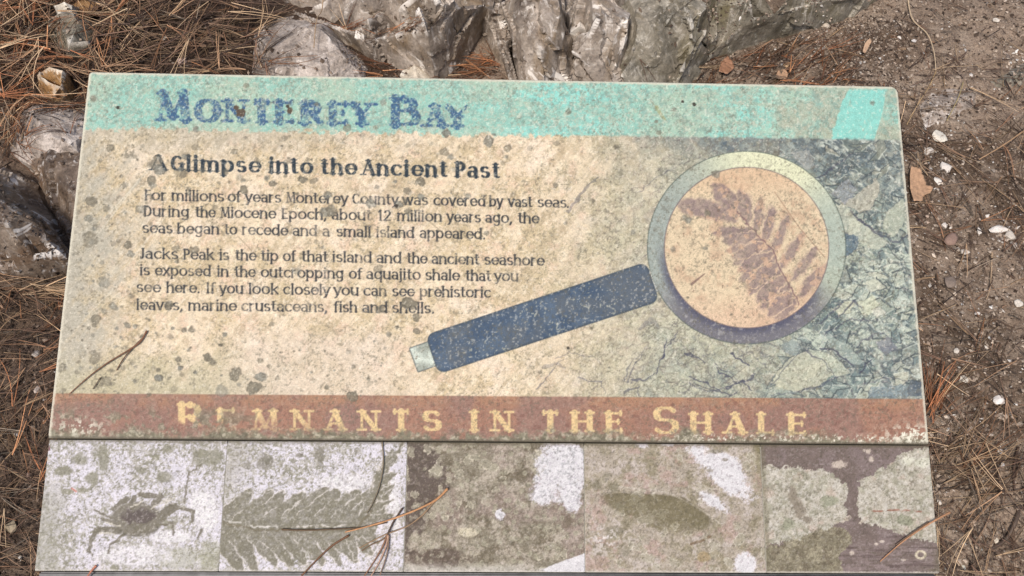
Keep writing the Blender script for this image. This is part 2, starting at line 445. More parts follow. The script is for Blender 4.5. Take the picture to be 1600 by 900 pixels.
rock('shale_rock', [(30, 232, 3), (55, 260, 4), (95, 330, 2), (118, 385, 0), (190, 420, 0), (240, 330, 0), (220, 240, 0), (135, 228, 4), (80, 225, 6),
                    (80, 250, 7), (120, 255, 7), (110, 300, 6), (75, 275, 5), (150, 290, 7), (130, 340, 5), (160, 350, 4), (105, 325, 4), (95, 255, 7.5)],
     M_SHALE_DARK, 'dark olive flaky rock tucked under the left edge of the sign', 'rock', LEFT, 0.006, 0.005, 85, chis=0.005)
rock('shale_rock', [(-120, 240, 0), (-140, 400, 0), (-60, 440, 0), (30, 436, 0), (85, 422, 0), (112, 405, 0), (104, 372, 1), (84, 335, 1), (50, 290, 1), (12, 252, 1), (-40, 220, 0),
                    (0, 268, 6), (18, 296, 9), (48, 322, 9), (66, 348, 9), (30, 338, 14), (0, 316, 16), (34, 362, 12), (70, 374, 9), (92, 394, 6), (5, 380, 11), (-30, 340, 17), (-35, 280, 14), (50, 400, 7), (12, 350, 15), (-70, 330, 12), (62, 356, 10), (-60, 400, 7), (0, 412, 6)],
     M_SHALE_DARK, 'dark wet looking brown rock with bright white faces on the left edge', 'rock', LEFT, 0.006, 0.004, 95, chis=0.0075)
rock('pale_stone', [(74, 5, 0), (76, 28, 0), (95, 38, 0), (118, 30, 0), (122, 8, 0), (100, -12, 0), (82, 8, 6.5), (100, 2, 7), (112, 18, 6), (90, 22, 6), (113, 8, 6)],
     M_STONE_PALE, 'pale cream angular stone near the top left corner of the picture', 'stone', None, 0.003, 0.002, 105, 0.005, chis=0.003)
rock('mossy_stone', [(76, 30, 0), (78, 60, 0), (105, 92, 0), (150, 85, 0), (165, 50, 0), (140, 25, 0), (105, 22, 0), (95, 45, 5), (120, 42, 5.5), (110, 68, 5), (138, 65, 4.5)],
     M_SHALE_OLIVE, 'greenish grey stone just below the pale cream one, half under needles', 'stone', None, 0.005, 0.004, 115, 0.006, chis=0.003)
rock('orange_stone', [(46, 118, 0), (62, 142, 0), (80, 165, 0), (100, 150, 0), (112, 120, 0), (98, 92, 0), (76, 96, 0), (60, 118, 6), (78, 106, 7), (98, 112, 6.5), (85, 148, 5), (95, 135, 5.5), (76, 128, 6.5)],
     M_STONE_ORANGE, 'blocky stone stained orange with a white upper edge, by the sign corner', 'stone', None, 0.003, 0.002, 125, 0.005, chis=0.002)
rock('buried_ledge', [(1436, 170, 0), (1445, 200, 0), (1490, 190, 0), (1530, 165, 0), (1542, 140, 0), (1500, 125, 0), (1455, 145, 0), (1460, 165, 1.8), (1490, 155, 2.2), (1520, 145, 1.8), (1485, 175, 1.2)],
     M_SHALE_ROUGH, 'low tan ledge of buried rock right of the sign corner', 'rock', None, 0.004, 0.003, 135, 0.006, chis=0.003)
rock('buried_ledge', [(1540, 128, 0), (1560, 150, 0), (1640, 140, 0), (1660, 110, 0), (1600, 100, 0), (1555, 128, 1.2), (1590, 118, 2.0), (1620, 115, 1.6), (1590, 132, 1)],
     M_SHALE_OLIVE, 'flat buried ledge with a pale lip at the right edge of the picture', 'rock', None, 0.004, 0.002, 145, 0.006, chis=0.002)

# surface to rest things on
dg = bpy.context.evaluated_depsgraph_get()


def world_tris(o):
    me = o.data; n = len(me.vertices); co = np.empty(n*3, np.float32); me.vertices.foreach_get('co', co); co = co.reshape(-1, 3)+np.array(o.location)
    return co


allv = []; allf = []; off = 0
for o in ROCKS:
    co = world_tris(o); allv += [tuple(c) for c in co]; allf += [tuple(i+off for i in p.vertices) for p in o.data.polygons]; off += len(co)
ROCKBVH = BVHTree.FromPolygons(allv, allf)


def surf(x, y):
    """height of whatever lies at this spot: soil or rock"""
    x = np.atleast_1d(x); y = np.atleast_1d(y); h = ground_h(x, y)
    for i in range(len(x)):
        r = ROCKBVH.ray_cast(Vector((x[i], y[i], 1.5)), Vector((0, 0, -1)))
        if r[0] is not None and r[0].z > h[i]: h[i] = r[0].z
    return h


# ------------------------------------------------------------------ the sign's print
class Layer:
    """a rectangle of the sign, in metres, with a drawing coordinate at every vertex"""
    def __init__(s, u0, v0, u1, v1, step, rad=(0, 0, 0, 0)):
        s.nx = int((u1-u0)/step)+1; s.ny = int((v1-v0)/step)+1
        U, V = np.meshgrid(np.linspace(u0, u1, s.nx), np.linspace(v0, v1, s.ny))
        for (cu, cv, r) in ((u0, v0, rad[0]), (u1, v0, rad[1]), (u1, v1, rad[2]), (u0, v1, rad[3])):
            if r:
                sx = 1 if cu == u0 else -1; sy = 1 if cv == v0 else -1
                a = 1-np.clip((U-cu)*sx/r, 0, 1); b = 1-np.clip((V-cv)*sy/r, 0, 1)
                k = np.sqrt(np.maximum(1-0.5*b*b, 0)); l = np.sqrt(np.maximum(1-0.5*a*a, 0))
                m = (a > 0) & (b > 0)
                U = np.where(m, cu+sx*r*(1-a*k), U); V = np.where(m, cv+sy*r*(1-b*l), V)
        s.U, s.V = U, V; s.X, s.Y = to_draw(U, V); s.e = (u0, v0, u1, v1)
        s.col = np.zeros(s.X.shape+(3,))

    def window(s, x0, y0, x1, y1):
        m = (s.X > x0) & (s.X < x1) & (s.Y > y0) & (s.Y < y1)
        r = np.where(m.any(axis=1))[0]; c = np.where(m.any(axis=0))[0]
        if len(r) == 0 or len(c) == 0: return None
        return slice(r[0], r[-1]+1), slice(c[0], c[-1]+1)

    def build(s, name, top, thick, bev, edge_col, mat, parent, relief=0):
        nx, ny = s.nx, s.ny
        Z = np.full(s.U.shape, top)+relief
        P = [np.stack([s.U, s.V, Z], -1).reshape(-1, 3)]; cc = [lin(s.col).reshape(-1, 3)]
        i = np.arange(nx*ny).reshape(ny, nx)
        F = [np.stack([i[:-1, :-1], i[:-1, 1:], i[1:, 1:], i[1:, :-1]], -1).reshape(-1, 4)]
        loop = np.concatenate([i[0, :], i[1:, -1], i[-1, -2::-1], i[-2:0:-1, 0]])
        lp = P[0][loop]; n = len(lp)
        tang = np.roll(lp, -3, 0)-np.roll(lp, 3, 0); out = np.stack([tang[:, 1], -tang[:, 0], 0*tang[:, 0]], 1); out /= np.linalg.norm(out, axis=1)[:, None]+1e-9
        off = nx*ny; prev = loop
        for k, (o_, dz) in enumerate(((bev*0.7, -bev*0.3), (bev, -bev), (bev, -thick))):
            r = lp+out*o_; r[:, 2] = top+dz
            P.append(r); cc.append(np.where((lp[:, 1] < s.e[1]+.002)[:, None] & (name == 'printed_board') | (lp[:, 1] > s.e[3]-.002)[:, None] & (name == 'picture_tile'), lin((84, 78, 64)), lin(np.array(edge_col)*(1 if k < 2 else .8)))*(0.85+0.3*rng.random((n, 1))))
            cur = np.arange(off, off+n); off += n
            F.append(np.stack([prev, cur, np.roll(cur, -1), np.roll(prev, -1)], -1)); prev = cur
        return mesh_np(name, np.concatenate(P), np.concatenate(F), mat, np.concatenate(cc), parent)


# ---- a flared pen alphabet; every glyph is strokes in a box: x 0..width, y 0 baseline, 1 x-height (small) or cap height (capitals)
def arc(cx, cy, rx, ry, a0, a1, n=12):
    return [(cx+rx*math.cos(math.radians(a0+(a1-a0)*k/n)), cy+ry*math.sin(math.radians(a0+(a1-a0)*k/n))) for k in range(n+1)]


A_ = 1.42    # ascender height over x-height
D_ = -0.42   # descender


def lower():
    g = {}
    bowl = lambda cx=.5: arc(cx, .5, .42, .5, 0, 360, 20)
    g['o'] = (1.0, [arc(.5, .5, .42, .48, 0, 360, 20)])
    g['c'] = (.85, [arc(.5, .5, .42, .48, 45, 315)])
    g['e'] = (.92, [arc(.5, .5, .40, .48, 0, 320, 16), [(.12, .52), (.88, .52)]])
    g['a'] = (.86, [[(.12, .86)]+arc(.40, .64, .32, .34, 110, 0, 7)+[(.72, 0)], arc(.40, .28, .30, .27, 20, 340, 14)])
    g['b'] = (1.0, [[(.12, A_), (.12, 0)], arc(.50, .5, .38, .48, 150, -150, 16)])
    g['d'] = (1.0, [[(.86, A_), (.86, 0)], arc(.48, .5, .38, .48, 30, 330, 16)])
    g['p'] = (1.0, [[(.12, 1), (.12, D_)], arc(.50, .5, .38, .48, 150, -150, 16)])
    g['q'] = (1.0, [[(.86, 1), (.86, D_)], arc(.48, .5, .38, .48, 30, 330, 16)])
    g['g'] = (1.0, [[(.84, 1), (.84, -.15)]+arc(.50, -.15, .34, .27, 0, -150, 8), arc(.48, .52, .36, .45, 30, 330, 16)])
    g['h'] = (.95, [[(.12, A_), (.12, 0)], [(.12, .62)]+arc(.48, .62, .34, .36, 160, 0, 8)+[(.82, 0)]])
    g['n'] = (.95, [[(.12, 1), (.12, 0)], [(.12, .62)]+arc(.48, .62, .34, .36, 160, 0, 8)+[(.82, 0)]])
    g['m'] = (1.5, [[(.12, 1), (.12, 0)], [(.12, .62)]+arc(.43, .64, .30, .34, 160, 0, 8)+[(.73, 0)], [(.73, .62)]+arc(1.05, .64, .31, .34, 160, 0, 8)+[(1.36, 0)]])
    g['u'] = (.95, [[(.12, 1), (.12, .36)]+arc(.46, .36, .34, .34, 180, 340, 8), [(.82, 1), (.82, 0)]])
    g['r'] = (.66, [[(.12, 1), (.12, 0)], [(.12, .60)]+arc(.45, .60, .32, .37, 160, 75, 6)])
    g['i'] = (.34, [[(.16, 1), (.16, 0)], [(.16, 1.36), (.16, 1.38)]])
    g['j'] = (.36, [[(.18, 1), (.18, -.2)]+arc(-.02, -.2, .2, .2, 0, -90, 4), [(.18, 1.36), (.18, 1.38)]])
    g['l'] = (.32, [[(.16, A_), (.16, 0)]])
    g['f'] = (.60, [[(.24, 0), (.24, 1.1)]+arc(.48, 1.14, .24, .28, 180, 60, 5), [(.02, .96), (.52, .96)]])
    g['t'] = (.60, [[(.26, 1.28), (.26, .28)]+arc(.48, .26, .22, .24, 180, 300, 5), [(.02, .96), (.56, .96)]])
    g['k'] = (.90, [[(.12, A_), (.12, 0)], [(.76, .98), (.16, .46)], [(.36, .60), (.84, 0)]])
    g['s'] = (.76, [arc(.38, .74, .28, .24, 40, 250, 8)+arc(.38, .26, .30, .25, 70, -145, 8)])
    g['v'] = (.86, [[(.06, 1), (.43, 0)], [(.43, 0), (.80, 1)]])
    g['w'] = (1.3, [[(.05, 1), (.35, 0)], [(.35, 0), (.65, .95)], [(.65, .95), (.95, 0)], [(.95, 0), (1.25, 1)]])
    g['x'] = (.86, [[(.08, 1), (.78, 0)], [(.78, 1), (.08, 0)]])
    g['y'] = (.86, [[(.06, 1), (.44, .02)], [(.82, 1), (.34, -.30), (.12, -.40)]])
    g['.'] = (.34, [[(.15, .03), (.16, .05)]])
    g[','] = (.34, [[(.18, .06), (.16, -.05), (.06, -.24)]])
    g['1'] = (.66, [[(.12, 1.16), (.34, 1.36)], [(.34, 1.36), (.34, 0)]])
    g['2'] = (.95, [arc(.45, 1.0, .34, .34, 160, -30, 8)+[(.10, .02)], [(.10, .02), (.84, .02)]])
    return g


THIN = {'A': (0,), 'N': (0, 2), 'M': (0, 2), 'Y': (1,)}


def caps(k):
    """capitals with cap height k"""
    s = lambda pts: [(x, y*k) for x, y in pts]
    g = {}
    g['A'] = (.96, [s([(.02, 0), (.46, 1)]), s([(.46, 1), (.90, 0)]), s([(.17, .33), (.72, .33)])])
    g['B'] = (.80, [s([(.14, 0), (.14, 1)]), s([(.14, .98), (.40, .98)]+arc(.40, .76, .26, .22, 90, -90, 6)+[(.14, .54)]), s([(.40, .54)]+arc(.42, .28, .32, .27, 90, -90, 6)+[(.14, .02)])])
    g['C'] = (.92, [s(arc(.50, .5, .42, .48, 45, 315, 14))])
    g['D'] = (.96, [s([(.14, 0), (.14, 1)]), s([(.14, .98), (.38, .98)]+arc(.40, .5, .44, .48, 90, -90, 10)+[(.14, .02)])])
    g['E'] = (.76, [s([(.14, 0), (.14, 1)]), s([(.14, .98), (.68, .98)]), s([(.14, .52), (.58, .52)]), s([(.14, .02), (.70, .02)])])
    g['F'] = (.70, [s([(.14, 0), (.14, 1)]), s([(.14, .98), (.66, .98)]), s([(.14, .52), (.56, .52)])])
    g['G'] = (1.0, [s(arc(.50, .5, .42, .48, 50, 350, 14)+[(.90, .46)]), s([(.60, .46), (.92, .46)]), s([(.90, .46), (.90, .06)])])
    g['H'] = (.94, [s([(.14, 0), (.14, 1)]), s([(.80, 0), (.80, 1)]), s([(.14, .52), (.80, .52)])])
    g['I'] = (.34, [s([(.16, 0), (.16, 1)])])
    g['J'] = (.50, [s([(.36, 1), (.36, .2)]+arc(.16, .22, .20, .22, 0, -120, 6))])
    g['L'] = (.72, [s([(.14, 0), (.14, 1)]), s([(.14, .02), (.68, .02)])])
    g['M'] = (1.15, [s([(.10, 0), (.18, 1)]), s([(.18, 1), (.56, .12)]), s([(.56, .12), (.94, 1)]), s([(.94, 1), (1.02, 0)])])
    g['N'] = (.98, [s([(.14, 0), (.14, 1)]), s([(.14, 1), (.82, 0)]), s([(.82, 0), (.82, 1)])])
    g['O'] = (1.0, [s(arc(.50, .5, .44, .49, 0, 360, 20))])
    g['P'] = (.78, [s([(.14, 0), (.14, 1)]), s([(.14, .98), (.42, .98)]+arc(.42, .72, .28, .26, 90, -90, 6)+[(.14, .46)])])
    g['R'] = (.86, [s([(.14, 0), (.14, 1)]), s([(.14, .98), (.42, .98)]+arc(.42, .74, .27, .24, 90, -90, 6)+[(.14, .50)]), s([(.40, .50), (.80, 0)])])
    g['S'] = (.78, [s(arc(.39, .74, .29, .24, 30, 260, 8)+arc(.39, .26, .32, .25, 80, -150, 8))])
    g['T'] = (.84, [s([(.42, 0), (.42, 1)]), s([(.04, .98), (.80, .98)])])
    g['Y'] = (.88, [s([(.04, 1), (.44, .48)]), s([(.84, 1), (.44, .48)]), s([(.44, .48), (.44, 0)])])
    return g


def stroke_cov(x, y, strokes, wv0, wh, soft, thin=()):
    """elliptical pen, wv wide and wh high (half sizes), in drawing units: upright strokes come out thick, level ones thin"""
    out = np.zeros(x.shape)
    for k, s in enumerate(strokes):
        wv = wv0*0.42 if (k in thin or (len(s) == 2 and s[0][0] == s[1][0] and abs(s[0][1]-s[1][1]) < 6.5 and wv0 > 4)) else wv0
        for i in range(len(s)-1):
            (x0, y0), (x1, y1) = s[i], s[i+1]
            L = math.hypot(x1-x0, y1-y0)+1e-9
            nx_, ny_ = abs((y1-y0)/L), abs((x1-x0)/L)
            h = math.sqrt((wv*nx_)**2+(wh*ny_)**2) if L > 0.8 else max(wv, wh)
            d, t = segd(x, y, (x0, y0), (x1, y1))
            out = np.maximum(out, np.clip(0.5+(h-d)/soft, 0, 1))
    return out


def serifs(strokes, wv, wh, size, arms=0):
    """short level bars at the open ends of upright strokes, thin flares at the ends of level ones"""
    ex = []
    for s in strokes:
        for (a, b) in ((s[0], s[1]), (s[-1], s[-2])):
            L = math.hypot(b[0]-a[0], b[1]-a[1])
            if L < 4: continue
            if abs(b[1]-a[1]) > 0.75*L: ex.append([(a[0]-size, a[1]), (a[0]+size, a[1])])
            elif arms and abs(b[0]-a[0]) > 0.9*L and L > 8: ex.append([(a[0]+(b[0]-a[0])/L*1.5, a[1]-arms), (a[0]+(b[0]-a[0])/L*1.5, a[1]+arms)])
    return ex


# ------------------------------------------------------------------ sign: layout in metres
ROOT = bpy.data.objects.new('information_sign', None); C.objects.link(ROOT); ROOT.matrix_world = SIGN_M
set_prop(ROOT, 'weathered Monterey Bay information sign with printed magnifying glass and five fossil tiles', 'sign')
V_SPLIT = (to_sign(80, 687)[1]+to_sign(1450, 693)[1])/2
STEP = 0.00076
bd = Layer(0.0015, V_SPLIT+0.0012, SIGN_W-0.0015, SIGN_H-0.0015, STEP, (0, 0, 0.0075, 0.003))
X, Y = bd.X, bd.Y
speck = fbm(X, Y, 3.2, 2, 900); speck2 = fbm(X, Y, 6.5, 3, 910); grit = fbm(X, Y, 2.4, 2, 920)
mott = fbm(X, Y, 26, 5, 930, 0.7); big = fbm(X, Y, 120, 3, 940)

# body
col = np.tile(np.array([214., 194., 162.]), X.shape+(1,))
col = mixc(col, (196, 176, 138), ss(0.42, 0.66, mott)); col = mixc(col, (224, 206, 182), ss(0.5, 0.75, fbm(X, Y, 50, 4, 950))*0.7)
col = mixc(col, (212, 180, 152), ss(0.55, 0.75, fbm(X, Y, 16, 4, 955))*0.55)
streak = fbm(X, Y, 9, 4, 960, 0.6, -0.85, 7)
col = mixc(col, (176, 158, 124), ss(0.52, 0.72, streak)*0.55)
col = mixc(col, (158, 138, 108), ss(0.57, 0.68, fbm(X, Y, 10, 5, 965, 0.75))*0.45); col = mixc(col, (228, 212, 180), ss(0.55, 0.68, fbm(X, Y, 13, 5, 966, 0.7))*0.5)
grey = ss(270, 110, X+(mott-0.5)*190+(streak-0.5)*160+np.abs(Y-360)*0.2)
grey = np.maximum(grey, ss(255, 205, Y+(mott-0.5)*60)*0.6*ss(800, 300, X))
col = mixc(col, (164, 160, 144), grey*0.85)
low = ss(520, 612, Y+(mott-0.5)*90)*ss(520, 330, X+0*Y)
col = mixc(col, (178, 170, 138), low*0.8)
col = mixc(col, (206, 190, 172), ss(500, 540, Y)*ss(300, 420, X)*ss(700, 560, X)*0.5)

# painted shale to the right
wr = ss(800, 1120, X+(mott-0.5)*160+(Y-400)*0.15)
f1, f2, cid = voro(X+8*fbm(X, Y, 22, 3, 21), Y+8*fbm(X, Y, 22, 3, 22), 34, 31, 0.62, 1.9)
g1, g2, cid2 = voro(X+5*fbm(X, Y, 12, 3, 23), Y+5*fbm(X, Y, 12, 3, 24), 15, 41, -0.7, 1.7)
rk = np.tile(np.array([186., 176., 142.]), X.shape+(1,))
rk = mixc(rk, (176, 172, 148), ss(0.4, 0.65, fbm(X, Y, 34, 4, 970))*0.8)
rk = mixc(rk, (160, 142, 128), ss(0.56, 0.72, fbm(X, Y, 24, 4, 975, 0.6, -0.7, 3))*0.6)
teal = ss(1130, 1330, X+(big-0.5)*220+(Y-330)*0.12*(Y > 330))
teal = np.maximum(teal, ss(900, 1120, X)*ss(480, 590, Y+(mott-0.5)*60)*0.22)
rk = mixc(rk, (146, 158, 140), teal*0.9)
rk = mixc(rk, (112, 134, 130), teal*ss(0.35, 0.75, cid2)*0.75); rk = mixc(rk, (184, 192, 172), teal*ss(0.62, 0.72, cid)*0.9)
rk = mixc(rk, (92, 118, 124), teal*ss(0.5, 0.7, fbm(X, Y, 40, 4, 980))*0.7)
rk = mixc(rk, (150, 146, 146), ss(500, 600, Y)*ss(1300, 1380, X)*ss(0.4, 0.6, mott)*0.7)
dk = ss(330, 235, Y+(big-0.5)*90-(X-1200)*0.13)*ss(880, 1060, X+(mott-0.5)*120)
rk = mixc(rk, (112, 124, 128), dk*0.85); rk = mixc(rk, (74, 94, 114), dk*ss(0.5, 0.7, fbm(X, Y, 30, 5, 985, 0.65))*0.8)
rk = mixc(rk, (160, 156, 140), dk*ss(0.55, 0.7, fbm(X, Y, 12, 3, 986))*0.6)
cr = (1-ss(0.02, 0.10, f2-f1))*ss(0.30, 0.55, fbm(X, Y, 45, 3, 990)); cr2 = (1-ss(0.03, 0.16, g2-g1))*ss(0.45, 0.62, fbm(X, Y, 60, 3, 991))
rk = mixc(rk, (70, 80, 92), cr*(0.10+0.35*teal)*ss(960, 1160, X)); rk = mixc(rk, (84, 100, 112), cr2*teal*0.4)
rk = mixc(rk, (98, 88, 100), cr*ss(500, 560, Y)*ss(900, 1000, X)*0.4)
rk = mixc(rk, (86, 104, 116), ss(0.60, 0.72, fbm(X, Y, 7, 3, 995, 0.6, 0.6, 3))*teal*0.6)
rdg = 1-np.abs(fbm(X, Y, 26, 5, 1991, 0.62, 0.6, 1.8)-.5)*2; rk = mixc(rk, (76, 86, 94), ss(0.93, 0.99, rdg)*(0.25+0.5*teal))
rdg = 1-np.abs(fbm(X, Y, 16, 4, 1992, 0.62, -0.7, 1.6)-.5)*2; rk = mixc(rk, (90, 100, 108), ss(0.92, 0.99, rdg)*teal*0.55); rk = mixc(rk, (104, 96, 96), ss(0.94, 0.99, rdg)*(1-teal)*0.8)
rk = mixc(rk, (202, 192, 162), ss(0.54, 0.68, fbm(X, Y, 11, 4, 1993, 0.7))*(1-teal)*(1-dk)*0.6); rk = mixc(rk, (140, 130, 102), ss(0.56, 0.7, fbm(X, Y, 9, 4, 1994, 0.7))*(1-teal)*0.55)
for k_, (sc_, an_, st_) in enumerate(((9, .6, 2.2), (7, -.75, 2.0), (12, .2, 1.6))):
    q_ = fbm(X, Y, sc_, 3, 2992+k_, 0.6, an_, st_); rdg = 1-np.abs(q_-.5)*2
    rk = mixc(rk, (70, 80, 84), ss(0.92, 0.985, rdg)*(0.15+0.30*teal)*ss(.3, .6, fbm(X, Y, 40, 3, 2999+k_))); rk = mixc(rk, (186, 188, 168), ss(0.60, 0.74, q_)*(0.15+0.25*teal))
rk = mixc(rk, (206, 210, 196), ss(0.64, 0.74, fbm(X, Y, 6, 3, 997, 0.6, 0.6, 2))*teal*0.6)
# shards: angular flakes lying along two families of fractures
rz = random.Random(23)
for k in range(560):
    px = rz.uniform(860, 1440); py = rz.uniform(225, 618)
    if (px < 1080 and py < 480 and rz.random() < .75): continue
    a = rz.choice((0.62, 0.55, -0.75, -0.9, 0.1))+rz.gauss(0, .18); L = rz.uniform(5, 24)*(1.0 if px > 1150 else .8); W_ = L*rz.uniform(.25, .8)
    pts = []
    for q in range(rz.choice((3, 4, 4, 5))):
        t = 2*math.pi*q/4+rz.uniform(-.35, .35); u_, v_ = math.cos(t)*L, math.sin(t)*W_; pts.append((px+u_*math.cos(a)-v_*math.sin(a), py+u_*math.sin(a)+v_*math.cos(a)))
    wdw = bd.window(px-L-6, py-L-6, px+L+6, py+L+6)
    if not wdw: continue
    x, y = X[wdw]+(speck2[wdw]-.5)*5, Y[wdw]+(speck2[wdw]-.5)*-4; tm = float(teal[wdw].mean()); dm = float(dk[wdw].mean())
    tone = np.array(rz.choice(((184, 186, 162), (160, 172, 156), (132, 150, 144), (146, 146, 134), (104, 124, 128), (92, 106, 112), (196, 190, 164)))) if tm > .35 else np.array(rz.choice(((198, 186, 152), (172, 162, 132), (182, 172, 150), (160, 148, 128))))
    tone = tone*(1-.28*dm); m = inpoly(x, y, pts)*(0.30+0.45*tm)*rz.uniform(.5, 1)
    rk[wdw] = mixc(rk[wdw], tone, m)
    n_ = len(pts); ed = rz.randrange(n_)
    rk[wdw] = mixc(rk[wdw], (62, 72, 80) if tm > .35 else (104, 92, 88), pline(x, y, [pts[ed], pts[(ed+1) % n_], pts[(ed+2) % n_]], rz.uniform(.6, 1.5), .4)*(.4+.4*tm))
    rk[wdw] = mixc(rk[wdw], (208, 210, 194), pline(x, y, [pts[(ed+2) % n_], pts[(ed+3) % n_]], .8)*(.2+.35*tm))
g_ = rk.mean(axis=-1, keepdims=True); rk = g_*np.array([.985, 1.01, .985])+(rk-g_)*.72
col = col*(1-wr[..., None])+rk*wr[..., None]
# the larger painted boulders, each a facet with its own tone and a dark underside
for poly, c_, edge_ in (
        ([(1313, 322), (1345, 300), (1372, 278), (1376, 300), (1366, 322), (1350, 332), (1330, 326)], (184, 176, 154), 0),
        ([(1308, 318), (1325, 322), (1345, 345), (1378, 368), (1390, 378), (1370, 392), (1345, 380), (1320, 360)], (190, 192, 168), 0),
        ([(1320, 362), (1345, 372), (1340, 390), (1322, 402), (1314, 380)], (64, 86, 106), 1),
        ([(1385, 332), (1412, 310), (1418, 330), (1412, 356), (1396, 372), (1380, 352)], (176, 180, 156), 0),
        ([(1300, 482), (1322, 470), (1338, 468), (1330, 490), (1312, 492)], (198, 196, 164), 0),
        ([(1340, 472), (1368, 462), (1376, 476), (1362, 490), (1350, 492)], (198, 200, 168), 0),
        ([(1362, 484), (1378, 478), (1384, 490), (1370, 496)], (206, 204, 186), 0),
        ([(1204, 598), (1232, 560), (1262, 548), (1290, 562), (1305, 585), (1280, 604), (1240, 612)], (196, 194, 164), 1),
        ([(1262, 546), (1290, 548), (1320, 570), (1332, 582), (1306, 588)], (178, 184, 160), 1),
        ([(1222, 536), (1240, 530), (1252, 540), (1246, 556), (1228, 552)], (132, 146, 144), 0),
        ([(1285, 520), (1330, 540), (1352, 566), (1330, 572), (1300, 548)], (158, 172, 160), 0),
        ([(1368, 535), (1392, 528), (1402, 545), (1382, 556)], (118, 120, 130), 0),
        ([(1422, 594), (1441, 596), (1445, 620), (1418, 618)], (72, 84, 98), 0),
        ([(1362, 605), (1420, 600), (1418, 620), (1358, 620)], (120, 138, 144), 0),
        ([(1240, 240), (1262, 232), (1280, 262), (1262, 268)], (150, 152, 146), 0),
        ([(1300, 300), (1326, 280), (1342, 296), (1322, 322)], (142, 146, 150), 0),
        ([(1398, 470), (1412, 455), (1422, 470), (1412, 488)], (190, 200, 184), 0)):
    xs_ = [p[0] for p in poly]; ys_ = [p[1] for p in poly]
    wdw = bd.window(min(xs_)-6, min(ys_)-6, max(xs_)+6, max(ys_)+6)
    if not wdw: continue
    x, y = X[wdw]+(fbm(X[wdw], Y[wdw], 8, 2, 77)-.5)*7, Y[wdw]+(fbm(X[wdw], Y[wdw], 8, 2, 78)-.5)*7
    m = inpoly(x, y, poly)*0.75*(0.7+0.3*speck2[wdw]); col[wdw] = mixc(col[wdw], c_, m)
    col[wdw] = mixc(col[wdw], (66, 72, 80), pline(x, y, poly+[poly[0]], 0.5+edge_*0.4)*(0.35+0.2*edge_)*ss(.35, .6, fbm(x, y, 14, 2, 81)))
for pts, wd, st_ in (([(1262, 548), (1290, 565), (1310, 588)], 1.2, .6), ([(1310, 588), (1280, 604), (1240, 612), (1205, 618)], 1.4, .5), ([(1282, 545), (1305, 548), (1335, 575)], 2.0, .8),
                     ([(1338, 468), (1322, 484), (1306, 498)], 1.2, .7), ([(1335, 468), (1352, 486)], 1.2, .6), ([(1342, 584), (1362, 562)], 1.4, .8), ([(1345, 345), (1380, 370), (1404, 378), (1422, 366)], 2.2, .6),
                     ([(1205, 600), (1240, 562), (1250, 552)], 1.0, .5), ([(1280, 278), (1320, 250), (1345, 230)], 1.6, .5), ([(1078, 600), (1105, 612), (1135, 606)], 1.6, .5),
                     ([(1035, 560), (1042, 540), (1046, 530)], 1.6, .7), ([(1078, 588), (1100, 596), (1130, 612)], 1.5, .7), ([(1085, 598), (1110, 608), (1150, 616)], 1.3, .6), ([(1072, 552), (1092, 560), (1104, 568)], 1.6, .7), ([(1142, 550), (1158, 562), (1172, 572)], 2.0, .8), ([(1120, 575), (1140, 590), (1160, 604)], 1.5, .7),
                     ([(1136, 606), (1160, 596), (1176, 612)], 2.0, .7), ([(1180, 585), (1166, 596), (1150, 600)], 1.4, .6), ([(1026, 585), (1034, 560), (1060, 520)], 1.2, .6), ([(980, 598), (988, 578), (1012, 540)], 1.2, .5), ([(840, 608), (862, 580), (885, 560)], 1.2, .45), ([(905, 590), (940, 598), (945, 612)], 1.3, .5), ([(988, 596), (1012, 592), (1022, 584)], 1.8, .6),
                     ([(975, 612), (998, 604), (1000, 618)], 2.2, .5), ([(850, 574), (868, 568), (884, 574)], 3.0, .25), ([(1000, 512), (1020, 500), (1030, 512)], 4.0, .25), ([(1280, 505), (1310, 480), (1330, 462)], 1.4, .6), ([(1290, 520), (1330, 500), (1375, 500)], 1.3, .6), ([(1340, 540), (1372, 520), (1405, 536)], 1.3, .55), ([(1350, 600), (1385, 590), (1420, 596)], 1.4, .5),
                     ([(1330, 330), (1352, 350), (1395, 372)], 1.6, .5), ([(1225, 300), (1262, 290), (1300, 262)], 1.4, .45), ([(975, 595), (985, 570), (1000, 552)], 1.2, .4), ([(1120, 570), (1145, 585), (1160, 600)], 1.5, .5), ([(870, 560), (890, 552), (935, 560), (945, 575)], 1.0, .3),
                     ([(1000, 300), (1030, 275), (1060, 262)], 1.2, .3), ([(890, 330), (915, 295), (935, 280)], 3.0, .35), ([(1150, 560), (1175, 550), (1200, 575)], 1.2, .4)):
    xs_ = [p[0] for p in pts]; ys_ = [p[1] for p in pts]
    wdw = bd.window(min(xs_)-8, min(ys_)-8, max(xs_)+8, max(ys_)+8)
    x, y = X[wdw]+(fbm(X[wdw], Y[wdw], 9, 2, 79)-.5)*8, Y[wdw]+(fbm(X[wdw], Y[wdw], 9, 2, 80)-.5)*8
    col[wdw] = mixc(col[wdw], (64, 66, 84), pline(x, y, pts, wd, wd*0.5)*st_)
body_col = col.copy()

# magnifying glass
LC = (1168, 387)
th = np.arctan2(Y-LC[1], X-LC[0]); ro = np.hypot((X-LC[0])/155, (Y-LC[1])/150.5); ri = np.hypot((X-1168)/128.5, (Y-387)/125.5)
ring = np.clip((1-ro)*75+0.5, 0, 1)
rcol = np.tile(np.array([176., 184., 158.]), X.shape+(1,))
